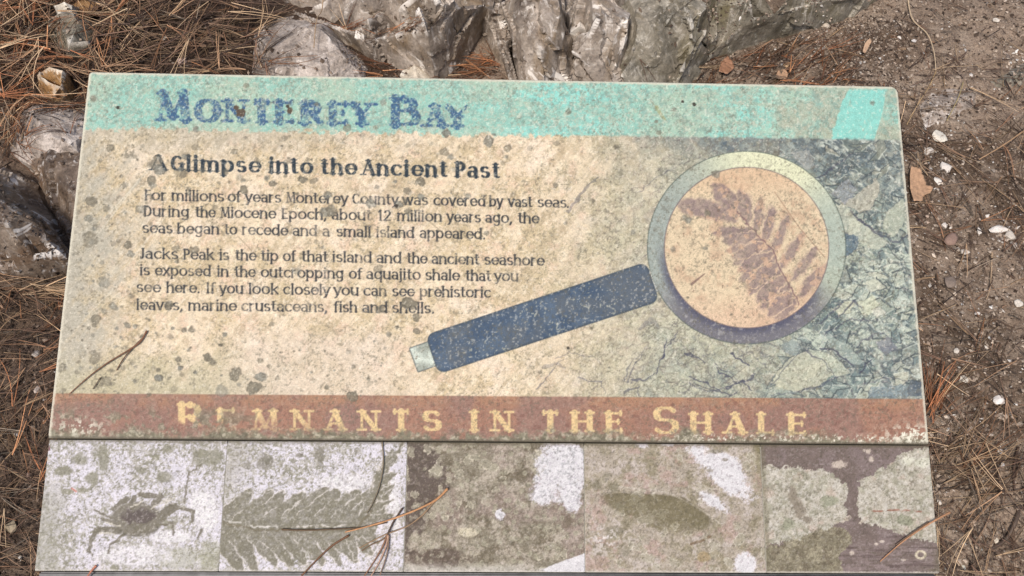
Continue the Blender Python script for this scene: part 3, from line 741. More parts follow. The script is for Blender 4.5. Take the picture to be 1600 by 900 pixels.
# angle: 0 = right, 90 = down
dn = np.sin(th); lf = -np.cos(th)
rcol = mixc(rcol, (206, 208, 172), ss(0.2, 0.9, -dn*0.8-lf*0.5)); rcol = mixc(rcol, (142, 152, 146), ss(-0.1, 0.9, lf*0.9+dn*0.1)*0.9)
rcol = mixc(rcol, (108, 107, 114), ss(0.25, 0.8, dn)); rcol = mixc(rcol, (150, 164, 154), ss(0.55, 1, -lf)*ss(0.7, 0.0, dn)*0.8)
rcol = mixc(rcol, (74, 75, 96), ss(1.13, 1.0, ri)*ss(0.1, 0.6, dn+0.25*lf)*0.85)
rcol = mixc(rcol, (166, 164, 160), ss(0.6, 0.75, speck2)*ss(0.3, 0.7, dn)*0.5)
col = col*(1-ring[..., None])+rcol*ring[..., None]
col = mixc(col, (70, 84, 78), np.clip(1-np.abs(ro-1)*150/1.3, 0, 1)*0.8); 
lens = np.clip((1-ri)*60+0.5, 0, 1)
lc = np.tile(np.array([204., 184., 150.]), X.shape+(1,))
lc = mixc(lc, (188, 158, 128), ss(0.45, 0.7, fbm(X, Y, 22, 5, 1010, 0.7))*0.8); lc = mixc(lc, (212, 192, 156), ss(0.5, 0.7, fbm(X, Y, 34, 3, 1015))*0.7*ss(1260, 1080, X))
lc = mixc(lc, (206, 168, 140), ss(440, 500, Y+(mott-.5)*60)*0.5); lc = mixc(lc, (204, 164, 128), ss(320, 270, Y)*0.5)
fx = X+(fbm(X, Y, 10, 3, 1020)-.5)*9; fy = Y+(fbm(X, Y, 10, 3, 1021)-.5)*9
fern = np.zeros(X.shape); slit = np.zeros(X.shape)
wd = bd.window(1035, 258, 1300, 516)
x, y = fx[wd], fy[wd]; fe = fern[wd]
LEAFLETS = [((1160, 338), (1058, 318), 18), ((1162, 336), (1118, 290), 17), ((1170, 348), (1160, 300), 14), ((1178, 360), (1118, 364), 11), ((1190, 374), (1140, 392), 12), ((1204, 388), (1150, 412), 12),
                    ((1212, 402), (1160, 436), 13), ((1222, 422), (1172, 458), 14), ((1234, 445), (1190, 482), 15), ((1244, 468), (1212, 498), 13),
                    ((1182, 362), (1192, 312), 10), ((1196, 378), (1208, 320), 10), ((1210, 392), (1232, 338), 10), ((1222, 418), (1254, 366), 10), ((1240, 440), (1276, 388), 10), ((1248, 464), (1294, 414), 11)]
more_ = [(((p[0][0]+q[0][0])/2, (p[0][1]+q[0][1])/2), ((p[1][0]+q[1][0])/2+3, (p[1][1]+q[1][1])/2), (p[2]+q[2])/2) for p, q in zip(LEAFLETS[3:9], LEAFLETS[4:10])]
for (a, b, wdt) in LEAFLETS+more_:
    wdt = wdt*.88
    d, t = segd(x, y, a, b); hw = wdt*0.95*np.sqrt(np.clip(4*t*(1.02-t), 0.03, 1))+(fbm(x, y, 6, 3, 1022)-.5)*5
    m = np.clip(0.5+(hw-d)/5.5, 0, 1)
    slit[wd] = np.maximum(slit[wd]*(1-m*0.85), np.clip(1-np.abs(hw-d)/1.7, 0, 1)*(hw > 3)); fe = np.maximum(fe, m)
fern[wd] = fe
lc = mixc(lc, (124, 106, 106), fern*(0.70+0.7*(fbm(X, Y, 7, 4, 1024, .7)-0.5))); lc = mixc(lc, (222, 192, 156), slit*fern*0.75*ss(1120, 1180, X))
lc = mixc(lc, (206, 166, 132), ss(0.58, 0.68, fbm(X, Y, 9, 3, 1030))*fern*0.6)
lc[wd] = mixc(lc[wd], (118, 92, 92), pline(x, y, [(1152, 330), (1176, 357), (1205, 388), (1213, 402), (1227, 433), (1251, 475)], 1.2)*0.8)
lc[wd] = mixc(lc[wd], (140, 108, 88), pline(X[wd], Y[wd], [(1212, 300), (1250, 355), (1290, 402)], 0.7)*0.7)
lc = mixc(lc, (110, 84, 78), pline(X, Y, [(1082, 444), (1102, 428)], 2.2, 1.0)*0.7)
lc = mixc(lc, (100, 80, 66), ss(0.76, 0.82, fbm(X, Y, 5, 3, 1035))*0.5)
col = col*(1-lens[..., None])+lc*lens[..., None]
col = mixc(col, (92, 78, 86), np.clip(1-np.abs(ri-1)*127/1.3, 0, 1)*0.75)
# handle: a rounded bar, with a light ferrule at each end
def barm(x, y, a, b, hw, r):
    L = math.hypot(b[0]-a[0], b[1]-a[1]); tx, ty = (b[0]-a[0])/L, (b[1]-a[1])/L
    u = (x-a[0])*tx+(y-a[1])*ty-L/2; v = -(x-a[0])*ty+(y-a[1])*tx
    qx = np.abs(u)-L/2+r; qy = np.abs(v)-hw+r
    return np.hypot(np.maximum(qx, 0), np.maximum(qy, 0))+np.minimum(np.maximum(qx, qy), 0)-r
wd = bd.window(630, 395, 1050, 600); x, y = X[wd], Y[wd]; cw = col[wd]
for (a, b, hw, r, c1, c2) in (((647, 563), (700, 544), 20, 2, (150, 158, 146), (196, 206, 192)), ((1000, 446), (1031, 436), 18, 2, (150, 152, 148), (190, 190, 178)), ((676, 554), (1021, 440), 32, 13, (60, 80, 104), (78, 96, 116))):
    d = barm(x, y, a, b, hw, r); m = np.clip(0.5-d/1.2, 0, 1)
    hc = np.tile(np.array(c1, float), x.shape+(1,)); hc = mixc(hc, c2, ss(0.35, 0.7, fbm(x, y, 20, 4, 1040)))
    if hw == 32:
        hc = mixc(hc, (88, 96, 104), ss(0.45, 0.62, fbm(x, y, 40, 4, 1044))*0.7)
        hc = mixc(hc, (184, 184, 162), ss(0.70, 0.78, fbm(x, y, 3.6, 2, 1042))*ss(0.42, 0.66, fbm(x, y, 50, 3, 1045))*0.6)
        hc = mixc(hc, (44, 60, 78), ss(-5, -0.5, d)*0.45)
    else: hc = mixc(hc, (96, 104, 100), ss(-3, 0, d)*0.5)
    cw = cw*(1-m[..., None])+hc*m[..., None]
    cw = mixc(cw, (58, 70, 78), np.clip(1-np.abs(d)/1.2, 0, 1)*0.7*(1 if hw > 18 else .6))
ro_w = ring[wd]; keep = (ro_w > 0.5) & (x > 1013); cw[keep] = col[wd][keep]
col[wd] = cw

# lettering
LOW = lower(); CAPB = caps(1.36)
ink = np.zeros(X.shape); ink2 = np.zeros(X.shape)


def put_word(word, x0, x1, yb0, slope, xh, wv, wh, table, target, sf=0.0, spacing=0.10):
    adv = []; t = 0
    for ch in word:
        adv.append(t); t += table[ch][0]+spacing
    t -= spacing
    sc = (x1-x0)/t/xh*1.0
    for ch, a0 in zip(word, adv):
        st = table[ch][1]
        S = []
        for s in st:
            q = []
            for (gx_, gy_) in s:
                xx = x0+(a0+gx_)*sc*xh; yy = yb0+slope*(xx-228)-gy_*xh
                q.append((xx, yy))
            S.append(q)
        if sf: S = S+serifs(S, wv, wh, sf)
        xs_ = [p[0] for s in S for p in s]; ys_ = [p[1] for s in S for p in s]
        wdw = bd.window(min(xs_)-6, min(ys_)-6, max(xs_)+6, max(ys_)+6)
        if not wdw: continue
        target[wdw] = np.maximum(target[wdw], stroke_cov(X[wdw], Y[wdw], S, wv, wh, 1.4, THIN.get(ch, ())))


ALLT = dict(LOW); ALLT.update(CAPB)
LINES = [
    (312.2, 0.0180, 'For 228 262 millions 270 351.5 of 358 378 years 385 440.6 Monterey 449.3 545 County 552.5 624 was 630.7 670.4 covered 679.4 760 by 766.5 787 vast 796 833 seas 842 886.5 . 887 891'),
    (337.3, 0.0185, 'During 226.5 297 the 307 338 Miocene 346.6 432.4 Epoch, 442 512 about 520 581.5 12 592 612.8 million 622.5 692 years 700 752.4 ago, 760 802 the 811 843.5'),
    (363.4, 0.0185, 'seas 224.5 271 began 278.8 343.7 to 352.4 371.8 recede 380 451 and 459 496.8 a 505.5 516.6 small 527.7 580.7 island 589.7 648.6 appeared. 657.6 760'),
    (403.6, 0.0178, 'Jacks 220 279.7 Peak 288.2 335.6 is 344.5 359 the 369 401.4 tip 409.3 436.3 of 444 463.5 that 473 513.4 island 521 582 and 590 628.4 the 637.6 668.4 ancient 676 750 seashore 758.6 851.5'),
    (429.5, 0.0168, 'is 220 235 exposed 243.6 330.7 in 340.7 358.3 the 368 400.2 outcropping 409.3 538 of 547 567 aquajito 574 658.4 shale 666.5 719.2 that 729 768 you 774 811'),
    (456.0, 0.0160, 'see 215 252 here. 261.6 313.7 If 324 338 you 344.5 381 look 390 436.3 closely 444 516.6 you 523 561.3 can 569.4 605.2 see 614.5 648.5 prehistoric 657.3 767.8'),
    (483.6, 0.0120, 'leaves, 214.5 287 marine 295.6 370.4 crustaceans, 378.5 512.7 fish 523 559 and 567.5 606.4 shells. 614.5 680')]
for yb, sl_, txt in LINES:
    tk = txt.split()
    for k in range(0, len(tk), 3):
        put_word(tk[k], float(tk[k+1]), float(tk[k+2]), yb, sl_, 11.2, 1.5, 0.7, ALLT, ink, 1.7, 0.13)
for wrd, xa, xb in (('A', 238, 262), ('Glimpse', 270, 408), ('into', 423, 490), ('the', 504, 558), ('Ancient', 569, 700), ('Past', 714, 782)):
    put_word(wrd, xa, xb, 264.8, 0.0228, 16.0, 3.0, 0.9, ALLT, ink2, 4.2, 0.30)

# the two display lines: each letter at its own place; glyph boxes scaled to fit
CAP1 = caps(1.0)


def put_cap(ch, x0, x1, yb, hgt, wv, wh, target, sf):
    st = CAP1[ch][1]
    gx_ = [p[0] for s in st for p in s]; lo, hi = min(gx_), max(gx_)
    S = []
    for s in st:
        S.append([(x0+wv*0.8+(px_-lo)/(hi-lo+1e-9)*(x1-x0-1.6*wv) if hi-lo > .05 else (x0+x1)/2, yb-wh-py_*(hgt-2*wh)) for px_, py_ in s])
    S = S+[q for q in serifs(S, wv, wh, sf, 3.0) if len(q)]
    wdw = bd.window(x0-8, yb-hgt-8, x1+8, yb+8)
    target[wdw] = np.maximum(target[wdw], stroke_cov(X[wdw], Y[wdw], S, wv, wh, 1.6, THIN.get(ch, ())))


title = np.zeros(X.shape)
for ch, xa, xb, yb, hh in (('M', 247, 298, 189.5, 46.5), ('O', 306, 347, 191.5, 37), ('N', 352, 388, 191.2, 36), ('T', 394.5, 427, 192.5, 36), ('E', 433, 465, 193, 35.5), ('R', 473, 508, 194, 35), ('E', 517, 549, 194.8, 35), ('Y', 549, 587, 195.5, 35),
                           ('B', 614, 659, 197, 45), ('A', 663, 699, 198.6, 35), ('Y', 697, 736, 199.2, 35)):
    put_cap(ch, xa, xb, yb, hh, 6.4 if hh < 40 else 7.2, 2.3, title, 9.0 if ch in 'TYR' else 8.0)
band_t = np.zeros(X.shape)
for ch, xa, xb, yb, hh in (('R', 280, 320, 672, 42), ('E', 341, 371, 672, 33), ('M', 396, 434, 672.3, 32), ('N', 457, 487.5, 672.5, 32), ('A', 508, 540, 672.8, 32), ('N', 562, 592, 673, 32), ('T', 612, 643, 673.3, 32.5), ('S', 661, 690.6, 673.6, 32.5),
                           ('I', 735, 748, 673.8, 32), ('N', 770, 800, 674, 32), ('T', 845, 876, 674.5, 32), ('H', 894.6, 926, 675, 32), ('E', 948, 976.5, 675.4, 32), ('S', 1022, 1061, 678.5, 44), ('H', 1080, 1111, 677, 32), ('A', 1132.5, 1165.5, 677.6, 32.5), ('L', 1186, 1213.5, 678.5, 33), ('E', 1233, 1263.5, 679, 33)):
    put_cap(ch, xa, xb, yb, hh, 4.9 if hh < 40 else 5.6, 1.8, band_t, 6.6)

wear = fbm(X, Y, 2.6, 3, 1100, 0.7); wearb = fbm(X, Y, 30, 3, 1110)
col = mixc(col, (38, 42, 48), ink*np.clip(1.08-ss(0.54, 0.80, wear)*0.5-ss(0.58, 0.72, wearb)*0.4, 0, 1)*0.96)
col = mixc(col, (30, 44, 56), ink2*np.clip(1.10-ss(0.54, 0.78, wear)*0.5, 0, 1)*0.96)

# header band
yh = 201+(X-130)*(218.5-201)/1280
hm = ss(2.2, -2.2, Y-yh+(speck2-0.5)*np.where(X < 900, 16, 4)+(mott-0.5)*np.where(X < 850, 12, 1))
hc = np.tile(np.array([134., 184., 168.]), X.shape+(1,))
hc = mixc(hc, (152, 182, 160), ss(0.42, 0.62, fbm(X, Y, 70, 4, 1200)))
hc = mixc(hc, (126, 202, 190), ss(0.50, 0.70, fbm(X, Y, 36, 4, 1210, 0.6, 0.12, 3))*ss(520, 820, X)*ss(1300, 1150, X)*0.85)
hc = mixc(hc, (166, 174, 154), ss(0.50, 0.62, fbm(X, Y, 5, 4, 1220, 0.8))*0.7); hc = mixc(hc, (166, 194, 176), ss(0.52, 0.64, fbm(X, Y, 6, 4, 1221, 0.8))*0.6); hc = mixc(hc, (164, 158, 136), ss(1060, 1250, X+(mott-.5)*80)*ss(0.40, 0.60, fbm(X, Y, 30, 4, 1225))*0.55)
hc = mixc(hc, (116, 150, 140), ss(0.60, 0.70, speck2)*0.5); hc = mixc(hc, (166, 210, 196), ss(0.64, 0.74, speck)*0.5)
patch = ss(.15, .6, fbm(X, Y, 7, 4, 1288, .7)+.18)*np.clip((((X+(speck2-.5)*7)-(1330-((Y-135)/85)**0.8*32 if False else 1328-np.clip((Y-140)/80, 0, 1)**0.75*30))/2), 0, 1)*np.clip(((1386-np.clip((Y-150)/70, 0, 1)**1.4*18)-X)/2, 0, 1)*ss(136, 142, Y-(X-1300)*0.02)
hc = mixc(hc, (122, 200, 188), patch*0.82)
col = col*(1-hm[..., None])+hc*hm[..., None]
col = mixc(col, (50, 86, 126), title*np.clip(1.02-ss(0.46, 0.74, wear)*0.75-ss(0.55, 0.70, fbm(X, Y, 9, 3, 1250))*0.5, 0, 1)*0.95)

# brown band
yb_ = 614.5+(X-88)*(623.5-614.5)/1360
bm_ = np.clip((Y-yb_)/1.4+0.5, 0, 1)
bc = np.tile(np.array([152., 110., 90.]), X.shape+(1,))
bc = mixc(bc, (164, 122, 92), ss(30, 0, Y-yb_)*0.8); bc = mixc(bc, (138, 106, 96), ss(0.42, 0.62, fbm(X, Y, 60, 4, 1300))*0.7)
bc = mixc(bc, (168, 136, 116), ss(0.56, 0.7, speck2)*0.3)
bc = mixc(bc, (116, 78, 68), ss(0.62, 0.72, fbm(X, Y, 5, 3, 1305))*0.5)
bc = mixc(bc, (212, 182, 128), band_t*np.clip(1.02-ss(0.62, 0.78, wear)*0.6-ss(34, 52, Y-yb_+50*(fbm(X, Y, 24, 3, 1310)-.5))*ss(620, 280, X)*1.0, 0, 1))
dirt = ss(54, 71, Y-yb_+(fbm(X, Y, 40, 3, 1320)-.4)*26+(fbm(X, Y, 6, 3, 1321)-.5)*22)
dirt = np.maximum(dirt, ss(0.52, 0.60, fbm(X, Y, 26, 5, 1325, 0.7))*ss(520, 300, X+0*Y)*ss(10, 40, Y-yb_)*0.8)
dc = np.tile(np.array([124., 118., 96.]), X.shape+(1,)); dc = mixc(dc, (176, 168, 146), ss(0.5, 0.66, fbm(X, Y, 5, 3, 1330))*0.8); dc = mixc(dc, (84, 78, 62), ss(0.56, 0.7, fbm(X, Y, 7, 3, 1331))*0.6)
bc = bc*(1-dirt[..., None])+dc*dirt[..., None]
lich = ss(0.46, 0.56, fbm(X, Y, 7, 4, 1340, 0.7))*np.exp(-((X-1428)/45)**2-((Y-680)/15)**2)*1.3 + ss(0.56, 0.62, fbm(X, Y, 5, 3, 1341))*np.exp(-((X-125)/40)**2-((Y-667)/14)**2)
bc = mixc(bc, (216, 212, 192), lich)
bc = mixc(bc, (205, 198, 178), ss(0.60, 0.66, fbm(X, Y, 4, 3, 1345, 0.7))*ss(52, 62, Y-yb_)*ss(900, 1150, X))
col = col*(1-bm_[..., None])+bc*bm_[..., None]

# lichen and stains
SPOTS = [(245, 255, 12, .7), (252, 267, 8, .8), (287.5, 272.6, 7, .7), (238, 282, 8, .75), (241, 290, 6, .6), (307, 231, 7, .5), (474.5, 281, 6, .9), (493, 283, 6, .6), (427, 288, 6, .8), (418, 278.5, 4, .8), (222, 327, 7, .6), (382.5, 297, 7, .8), (512, 331, 9, .8), (450, 253, 6, .5), (354, 269, 5, .7),
         (697, 238, 8, .6), (765, 222, 10, .8), (795, 232, 6, .6), (657.6, 284, 8, .9), (638, 299, 6, .7), (582, 318, 9, .7), (625.6, 320, 6, .8), (638, 330, 5, .8), (518, 330, 9, .7), (515, 304, 6, .7), (659, 307, 5, .8), (619, 284, 3, .8), (276.5, 388.5, 6, .6), (304, 390, 7, .7), (505, 387, 3, .9), (265, 477.7, 7, .85), (465, 423, 7, .5),
         (639, 475, 11, .9), (595, 484, 8, .7), (651.5, 495.6, 7, .8), (592, 420, 7, .6), (175, 232, 6, .7), (146, 315, 9, .8), (141, 376, 12, .6), (200, 383, 7, .85), (205, 398, 6, .7), (141, 342, 7, .7), (163, 440, 10, .5), (151, 498, 8, .7), (178, 479, 7, .7), (324.5, 559, 7, .9), (334, 567, 5, .8), (249, 591, 6, .95), (249, 578, 4, .8), (368.5, 584, 11, .8), (407.6, 589, 8, .8),
         (397, 606, 12, .8), (148.5, 559, 10, .6), (165.6, 596, 9, .6), (283, 575, 4, .9), (346.5, 611, 9, .5), (97, 574, 8, .5), (551, 620, 9, .8), (653, 518, 6, .8), (622, 511, 3, .9), (289, 516, 4, .8), (300, 515, 5, .8), (353, 523, 4, .8), (345, 539, 3, .9), (200, 508, 5, .7), (213, 510, 4, .7), (512, 605, 4, .8), (577, 592, 3, .9), (306, 582, 3, .9),
         (150, 153, 5, .4), (308, 202, 5, .8), (545, 200, 6, .6), (589, 198, 4, .6), (700, 209, 7, .9), (600, 159, 5, .6), (774, 210, 3, .8), (1032, 208, 4, .6), (1027, 190, 3, .7), (1366, 161, 4, .7), (1072, 341, 5, .7), (1108, 333, 5, .8), (1053, 390, 4, .6), (1103, 388, 4, .7), (1077, 345, 5, .8), (1120, 272, 7, .7), (1118, 270, 4, .5), (949, 330, 4, .6), (990, 363, 4, .6), (1080, 262, 5, .5), (965, 230, 4, .7)]
rs = random.Random(5)
for k in range(430):
    z = rs.random()
    if z < .42: px, py = rs.gauss(175, 65), rs.uniform(215, 612)
    elif z < .62: px, py = rs.uniform(100, 660), rs.gauss(575, 32)
    elif z < .80: px, py = rs.uniform(250, 900), rs.uniform(215, 330)
    else: px, py = rs.uniform(140, 1400), rs.uniform(125, 610)
    if px > 1290 and py < 225: continue
    SPOTS.append((px, py, rs.choice((1.2, 1.5, 1.8, 2.2, 2.8, 3.6, 4.6)), rs.uniform(.35, .8)))
lrel = np.zeros(X.shape)
for (px, py, r, a) in SPOTS:
    wdw = bd.window(px-r*2.3-3, py-r*2.3-3, px+r*2.3+3, py+r*2.3+3)
    if not wdw: continue
    x, y = X[wdw], Y[wdw]
    d = np.hypot(x-px, (y-py)*1.12)/r + (fbm(x, y, max(r*0.9, 3), 3, int(px*7+py))-0.5)*1.25
    edge = 0.16 if r > 5 else 0.4
    m = ss(1+edge, 1-edge, d)*a
    tone = np.array([112, 106, 90.]) if (int(px+py) % 3) else np.array([122, 122, 112.])
    cc_ = np.tile(tone, x.shape+(1,)); cc_ = mixc(cc_, (86, 80, 66), ss(0.45, 0.7, fbm(x, y, 3.4, 2, 51))*0.6)
    if r > 4: cc_ = mixc(cc_, tone*1.18, ss(0.8, 0.3, d)*0.5)
    lrel[wdw] = np.maximum(lrel[wdw], m*(0.4+fbm(x, y, 3, 2, 52))*min(r, 6)/6); m = np.clip(m, 0, 1)[..., None]; col[wdw] = col[wdw]*(1-m)+cc_*m
for (px, py, r) in ((186, 168, 3), (1069, 159, 2.6), (1087, 163, 3), (378, 176, 7), (455, 173, 5), (452, 166, 3), (371, 168, 4), (621, 322, 3), (889, 544, 2.5)):
    wdw = bd.window(px-r*2, py-r*2, px+r*2, py+r*2); x, y = X[wdw], Y[wdw]
    m = ss(1.15, 0.8, np.hypot(x-px, y-py)/r+(fbm(x, y, 3, 2, int(px))-.5)*.8); col[wdw] = mixc(col[wdw], (84, 66, 50) if r > 3.5 else (52, 46, 40), m*0.9)
col = mixc(col, (150, 158, 118), pline(X, Y, [(1028, 168), (1034, 178), (1041, 187)], 3.2, 2.0, 1.5)*ss(0.3, 0.6, speck2)*0.9)
col = mixc(col, (136, 112, 84), pline(X, Y, [(1019, 158), (1028, 168)], 0.8)*0.4)
for (a, b) in (((176, 330), (236, 262)), ((150, 372), (205, 300)), ((196, 420), (262, 336)), ((160, 346), (222, 280)), ((130, 500), (190, 440)), ((374, 370), (405, 402)), ((670, 344), (698, 368))):
    col = mixc(col, (206, 198, 176) if a[0] < 300 else (120, 106, 86), pline(X, Y, [a, b], 0.9)*0.5)
# overall grit: what grows in the pores of the print
pore = (ss(0.60, 0.72, speck)*0.26+ss(0.62, 0.72, grit)*0.18)*(1-0.8*patch*hm)
col = mixc(col, (96, 92, 78), pore*(0.5+0.9*ss(0.35, 0.6, mott))); col = mixc(col, (228, 220, 200), ss(0.66, 0.78, fbm(X, Y, 3.0, 2, 1400))*0.35*(1-0.65*bm_)*(1-.6*lens)*(1-.5*ring))
col *= (0.93+0.14*fbm(X, Y, 4, 3, 1410))[..., None]
# worn pale rim
u0, v0, u1, v1 = bd.e
rim = np.minimum(np.minimum(bd.U-u0, u1-bd.U), v1-bd.V)*1500
col = mixc(col, (204, 198, 176), ss(3.6, 1.0, rim+(speck2-.5)*4)*0.8)
col = mixc(col, (90, 82, 70), ss(2.2, 0.4, (bd.V-v0)*1500+(speck2-.5)*3)*0.6)
bd.col = col
board = bd.build('printed_board', 0.0, 0.012, 0.0015, (206, 200, 182), M_PRINT, ROOT, (fbm(X, Y, 5, 3, 1500)-.5)*0.00035+lrel*0.0007)
set_prop(board, 'main board with turquoise title band, text, magnifying glass and brown band')

# ------------------------------------------------------------------ the five picture tiles
def vsplit(yl, yr):
    return (to_sign(60, yl)[1]+to_sign(1460, yr)[1])/2


us = [0.0015] + [(to_sign(a, 690)[0]+to_sign(b, 895)[0])/2 for a, b in ((353, 344), (636, 631.5), (913, 914.5), (1188, 1198.5))] + [SIGN_W-0.0005]


def tile_base(X, Y, seed, light=(206, 203, 214), dark=(136, 134, 118), cover=0.5):
    c = np.tile(np.array(light, float), X.shape+(1,))
    n = fbm(X, Y, 4.0, 4, seed, 0.85); b = fbm(X, Y, 46, 3, seed+9)
    c = mixc(c, (168, 164, 154), ss(0.54, 0.64, n+(cover-.5)*0.5+(b-.5)*0.34)*0.9)
    c = mixc(c, dark, ss(0.58, 0.68, fbm(X, Y, 4.0, 3, seed+3, 0.7)+(cover-.5)*0.4+(b-.5)*0.3)*0.85)
    return c


def blotch(c, X, Y, lst, colr, seed, a=1.0, edge=0.25):
    for (px, py, rx, ry) in lst:
        d = np.hypot((X-px)/rx, (Y-py)/ry)+(fbm(X, Y, max(min(rx, ry)*0.8, 3.5), 4, seed+int(px), 0.65)-.5)*1.1
        c = mixc(c, colr, ss(1+edge, 1-edge, d)*a)
    return c


def colonies(c, X, Y, seed, size, tone, rimtone, dens=.4, a=.6):
    """round lichen colonies with a paler, crisp rim"""
    wx = X+(fbm(X, Y, size*.5, 3, seed+1)-.5)*size*.7; wy = Y+(fbm(X, Y, size*.5, 3, seed+2)-.5)*size*.7
    f1, f2, cid = voro(wx, wy, size, seed); on = (cid > 1-dens)*ss(.3, .55, fbm(X, Y, size*4, 2, seed+4)); r_ = .22+.22*np.modf(cid*37.7)[0]
    c = mixc(c, tone, ss(r_+.04, r_-.02, f1)*on*a); return mixc(c, rimtone, ss(.075, .02, np.abs(f1-r_))*on*a*ss(.35, .55, fbm(X, Y, 3.2, 2, seed+6)))


def crackle(c, X, Y, seed, dark, light, a=.5):
    q = fbm(X, Y, 7, 4, seed, .75); r_ = 1-np.abs(q-.5)*2; c = mixc(c, dark, ss(.93, .99, r_)*a)
    q = fbm(X, Y, 5, 4, seed+1, .8); c = mixc(c, light, ss(.58, .68, q)*a); return mixc(c, dark, ss(.42, .33, q)*a)


def paint_crab(X, Y):
    c = tile_base(X, Y, 2000, cover=0.56)
    n = fbm(X, Y, 30, 4, 2010)
    c = mixc(c, (154, 152, 138), ss(120, 70, X+(n-.5)*60)*ss(720, 790, Y)*0.65)
    c = blotch(c, X, Y, [(125, 718, 12, 9), (100, 736, 14, 7), (162, 715, 8, 26), (145, 748, 11, 12), (256, 746, 13, 9), (262, 702, 10, 6), (222, 735, 8, 5), (244, 714, 6, 5), (205, 872, 13, 11), (168, 876, 6, 7), (180, 886, 6, 6), (105, 768, 10, 4), (130, 766, 9, 3), (325, 715, 22, 14)], (128, 126, 106), 2020, 0.75)
    c = blotch(c, X, Y, [(275, 872, 42, 16), (330, 870, 20, 26)], (156, 156, 134), 2030, 0.55)
    wh = np.maximum(np.exp(-((X-205)/70)**2-((Y-868)/22)**2), np.exp(-((X-318)/26)**2-((Y-800)/40)**2)); wh = np.maximum(wh, np.exp(-((X-265)/45)**2-((Y-838)/14)**2))
    c = mixc(c, (226, 223, 236), ss(0.35, 0.7, wh+(n-.5)*0.5)*0.8*(1-0.55*ss(0.60, 0.66, fbm(X, Y, 4, 2, 2040))))
    wx, wy = X+(fbm(X, Y, 7, 3, 2050)-.5)*6, Y+(fbm(X, Y, 7, 3, 2051)-.5)*6
    cr = np.zeros(X.shape)
    cr = np.maximum(cr, ss(1.12, 0.9, np.hypot((wx-214)/39, (wy-811)/26)))
    for pts, a, b in (([(246, 807), (268, 790), (302, 800), (300, 815)], 4.2, 2), ([(246, 814), (275, 792)], 6, 5), ([(250, 819), (271, 818), (270, 836)], 2.4, 1.8), ([(184, 812), (146, 797)], 3, 1.4), ([(188, 820), (158, 810)], 4, 2.5),
                      ([(186, 829), (150, 827), (138, 861), (144, 868)], 4.6, 1.8), ([(194, 834), (172, 851), (169, 864)], 2.6, 1.6), ([(219, 773), (252, 776), (240, 788)], 4, 4), ([(197, 780), (177, 796)], 4.5, 4), ([(210, 778), (202, 790)], 4, 3), ([(288, 786), (292, 760), (297, 738), (314, 726)], 1.5, 1.0), ([(316, 828), (309, 840)], 2.4, 1.4)):
        cr = np.maximum(cr, pline(wx, wy, pts, a, b, 1.6))
    c = mixc(c, (106, 100, 84), cr*0.82)
    halo = pline(wx, wy, [(262, 778), (236, 796)], 1.2)+pline(wx, wy, [(270, 780), (244, 800)], 1)+pline(wx, wy, [(188, 823), (165, 817)], 1.2)+pline(wx, wy, [(225, 783), (205, 792)], 1.2)+pline(wx, wy, [(180, 834), (155, 832)], 1.0)+pline(wx, wy, [(256, 786), (275, 776)], 1)
    c = mixc(c, (206, 200, 186), np.clip(halo, 0, 1)*0.8)
    c = mixc(c, (84, 73, 72), ss(1.1, 0.7, np.hypot((wx-216)/27, (wy-808)/13)+(fbm(X, Y, 8, 3, 2060)-.5))*0.8)
    c = mixc(c, (86, 82, 70), ss(1.2, 0.95, np.hypot((wx-214)/38, (wy-811)/26))*ss(0.9, 1.0, np.hypot((wx-214)/38, (wy-811)/26))*ss(815, 830, Y)*0.6)
    c = mixc(c, (110, 60, 70), pline(X, Y, [(75, 697), (76, 702)], 2.5)*0.9); c = mixc(c, (196, 120, 104), pline(X, Y, [(112, 763), (119, 768)], 1.4)*0.9)
    return c


